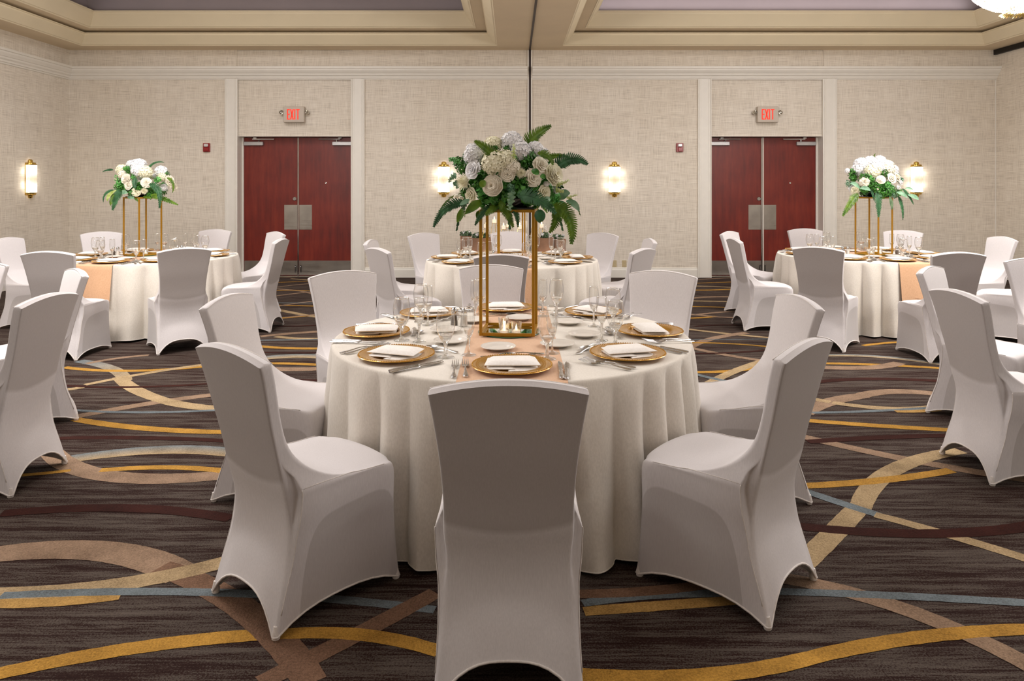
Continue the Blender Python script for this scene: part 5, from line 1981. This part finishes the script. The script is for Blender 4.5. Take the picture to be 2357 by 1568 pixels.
arrangement((STAND[2][0], STAND[2][1], fz0), 'white flower and fern arrangement on the gold stand at the right', 202,
            [([Q2(330, 620, -.15), Q2(220, 720, -.18), Q2(100, 915, -.2)], .060, M_FERN), ([Q2(540, 580, -.2), Q2(540, 720, -.24), Q2(530, 928, -.24)], .055, M_FERND), ([Q2(820, 650, -.16), Q2(880, 760, -.18), Q2(872, 965, -.18)], .028, M_FERND),
             ([Q2(900, 560, -.12), Q2(980, 640, -.14), Q2(1035, 770, -.14)], .025, M_FERND), ([Q2(600, 180, .0), Q2(600, 140, -.02), Q2(615, 110, -.03)], .014, M_FERN), ([Q2(470, 560, -.18), Q2(490, 650, -.2), Q2(500, 720, -.2)], .02, M_FERND)],
            [('hydrangea', 'w', -.04, .38, .085), ('hydrangea', 'w', .07, .40, .07), ('hydrangea', 'w', -.15, .37, .075), ('hydrangea', 'w', -.17, .31, .08), ('hydrangea', 'c', -.08, .28, .085), ('hydrangea', 'w', .0, .33, .085),
             ('hydrangea', 'i', .16, .34, .08), ('hydrangea', 'w', .22, .30, .065), ('hydrangea', 'i', .14, .30, .075), ('hydrangea', 'w', -.30, .29, .03), ('rose', 'i', .10, .20, .055), ('peony', 'i', -.03, .18, .05), ('rose', 'i', .19, .21, .05),
             ('rose', 'w', .25, .24, .05), ('rose', 'i', -.18, .16, .05), ('mum', 'w', .19, .10, .04), ('mum', 'w', .25, .15, .045), ('rose', 'c', .27, .08, .03), ('rose', 'c', -.24, .06, .048), ('bud', 'i', -.06, .08, .02), ('bud', 'w', .30, .17, .025)],
            [(-.24, .26, .06, M_BOX), (-.17, .22, .06, M_BOX), (-.12, .20, .05, M_BRIGHT), (.04, .25, .05, M_BOX), (.05, .13, .055, M_BRIGHT), (.10, .08, .06, M_BRIGHT), (.06, .05, .06, M_BOX), (-.10, .12, .07, M_BOX), (-.04, .06, .06, M_BOX),
             (.26, .22, .05, M_BOX), (.30, .18, .04, M_EUCA), (-.28, .14, .05, M_EUCA), (-.25, .20, .045, M_BOX), (.20, .04, .06, M_BOX), (.14, .02, .05, M_EUCA), (.28, .04, .05, M_BRIGHT), (-.18, .06, .06, M_BOX), (-.12, .40, .04, M_BOX), (.0, .02, .05, M_BOX)],
            [([Q2(330, 560, -.18), Q2(250, 480, -.2), Q2(200, 500, -.2)], .024, M_EUCA), ([Q2(320, 560, -.2), Q2(380, 540, -.24), Q2(430, 590, -.24)], .024, M_EUCA), ([Q2(780, 610, -.2), Q2(840, 610, -.23), Q2(900, 680, -.23)], .022, M_EUCA),
             ([Q2(960, 640, -.14), Q2(1040, 660, -.16), Q2(1085, 700, -.16)], .026, M_EUCA), ([Q2(600, 640, -.17), Q2(620, 660, -.18), Q2(640, 695, -.18)], .022, M_FERN), ([Q2(940, 560, -.12), Q2(980, 550, -.14), Q2(1030, 580, -.14)], .014, M_EUCA),
             ([Q2(700, 650, -.18), Q2(730, 740, -.19), Q2(728, 830, -.19)], .02, M_SUCC)])

# the middle back table carries a twin of these flowers, almost wholly hidden by the main arrangement
twin = copy_tree([o for o in bpy.data.objects if o.name.startswith('flower_arrangement') and abs(o.location.x - STAND[2][0]) < 1e-3][0])
twin.location = (STAND[3][0], STAND[3][1], fz0)
twin.rotation_euler = (0, 0, 2.6)
twin.scale = (0.8, 0.8, 0.8)
tag(twin, 'white flower arrangement on the middle back table, hidden behind the main one', 'flowers')

# ------------------------------------------------------------ low display table at the far wall
dt = empty('display_table', (0.02, 11.05, 0))
tag(dt, 'low display table with white cloth at the wall behind the middle table', 'table')
MB().box(-0.84, 0.84, -0.30, 0.30, 0.46, 0.50, 0.006).build('tabletop', M_CLOTH, dt)
sk = MB()
nn = 120
rows = []
for k in range(7):
    t = k / 6
    row = []
    for i in range(nn):
        q = 4 * i / nn
        s, u = int(q), q - int(q)
        hx, hy = 0.845, 0.305
        x, y = [(-hx + 2 * hx * u, -hy), (hx, -hy + 2 * hy * u), (hx - 2 * hx * u, hy), (-hx, hy - 2 * hy * u)][s]
        f = 0.018 * t * sin(i * 2 * pi * 18 / nn)
        row.append((x * (1 + f), y * (1 + f * 2.4) , 0.485 * (1 - t) + 0.012))
    rows.append(row)
sk.grid(rows, wrap=True)
sk.build('cloth_skirt', M_CLOTH, dt, 180)


def planter(x, y, R, h, label, sd, ant=False):
    r = empty('bark_planter', (x, y, 0.501))
    tag(r, label, 'planter', 'bark planters on the display table')
    rr = random.Random(sd)
    mb = MB()
    rows = []
    N = 28
    amp = [rr.uniform(-.03, .03) for _ in range(N)]
    for k, (q, z) in enumerate(((0.97, 0), (1.0, .05), (.97, .4), (1.0, .8), (1.01, 1.0), (.88, 1.0), (.86, .8))):
        rows.append([(R * (q + amp[i]) * cos(2 * pi * i / N), R * (q + amp[i]) * sin(2 * pi * i / N), h * z) for i in range(N)])
    mb.grid(rows, wrap=True)
    mb.build('bark_shell', M_BARK, r, 40)
    MB().lathe([(0, h * .85), (R * .87, h * .85)], 16).build('soil', M_BLACKPOT, r)
    for i in range(5):
        a = rr.uniform(0, 6.28)
        q = R * .6 * rr.random() ** .5
        clump((q * cos(a), q * sin(a), h + .03), .05, M_SUCC, r, 60, .016, sd + i, True, 'succulent')
    for i in range(3):
        a = 2.1 * i
        clump((R * .6 * cos(a), R * .5 * sin(a), h + .05), .025, M_WHITE, r, 30, .012, sd + 30 + i, True, 'small_white_flower')
    return r


planter(-.49, 11.0, .165, .25, 'bark planter of succulents left of the candles at the wall', 5)
planter(.51, 11.0, .135, .25, 'bark planter with white coral right of the candles at the wall', 9)
planter(.73, 11.08, .11, .22, 'smaller bark planter at the right end of the display table', 13)
planter(-.72, 11.1, .085, .27, 'narrow pale bark planter at the left end of the display table', 17)
# branching white coral pieces
for i, (x, y) in enumerate(((.42, 10.98), (.58, 10.98), (.25, 11.0))):
    r = random.Random(40 + i)
    mb = MB()

    def br(p, d, l, w, n):
        q = p + d * l
        mb.tube([p, p.lerp(q, .5) + Vector((r.uniform(-.01, .01), 0, 0)), q], w, 5)
        if n > 0:
            for _ in range(2):
                br(q, (d + Vector((r.uniform(-.8, .8), r.uniform(-.3, .3), r.uniform(-.1, .3)))).normalized(), l * .75, w * .75, n - 1)
    br(Vector((0, 0, 0)), Vector((r.uniform(-.3, .3), 0, 1)).normalized(), .09, .009, 3)
    o = mb.build('white_coral', M_CHINA, None, 60, (x, y, 0.501 if x < .3 else 0.712))
    tag(o, ('white branching coral in the left part of the right planter', 'white branching coral in the right part of the right planter', 'white branching coral standing on the display table cloth')[i], 'coral')

CAND = [(-.40, 10.98, .40, 'first'), (-.275, 11.06, .47, 'second'), (-.13, 10.95, .38, 'third'), (-.055, 11.1, .40, 'fourth'), (.12, 10.98, .38, 'fifth'), (.345, 11.06, .45, 'sixth'), (.465, 11.15, .39, 'seventh')]
for (x, y, h, wd) in CAND:
    r = empty('candle_holder', (x, y, 0.501))
    tag(r, 'lit pillar candle in gold wire holder, %s from left by the wall' % wd, 'candle holder', 'wire candle holders at the wall')
    wr = MB()
    for k in range(5):
        a, b = 2 * pi * k / 5, 2 * pi * (k + 1) / 5
        R0, R1, z1 = .045, .075, h * .55
        p = [Vector((R0 * cos(a), R0 * sin(a), .003)), Vector((R1 * cos(a), R1 * sin(a), z1)), Vector((.036 * cos(a), .036 * sin(a), h))]
        wr.tube(p, .0022, 5)
        wr.tube([p[0], Vector((R0 * cos(b), R0 * sin(b), .003))], .0022, 5)
        wr.tube([p[1], Vector((R1 * cos(b), R1 * sin(b), z1))], .0022, 5)
        wr.tube([p[2], Vector((.036 * cos(b), .036 * sin(b), h))], .0022, 5)
    wr.build('wire_frame', M_BRASS, r)
    MB().lathe([(0, h), (.040, h), (.040, h + .003), (0, h + .003)], 20).build('candle_dish', M_BRASS, r, 40)
    MB().lathe([(0, h + .003), (.031, h + .003), (.032, h + .055), (.026, h + .058), (0, h + .054)], 20).build('pillar_candle', M_WAX, r, 50)
    MB().lathe([(0, h + .056), (.006, h + .066), (.007, h + .076), (.004, h + .09), (0, h + .104)], 10).build('flame', M_FLAME, r, 180)
o = MB().box(-.11, .11, -.10, .10, 0, .5, .006).build('display_riser', M_CHINA, None, None, (.13, 11.22, 0.501))
tag(o, 'plain white riser box standing behind the candles at the wall', 'riser')
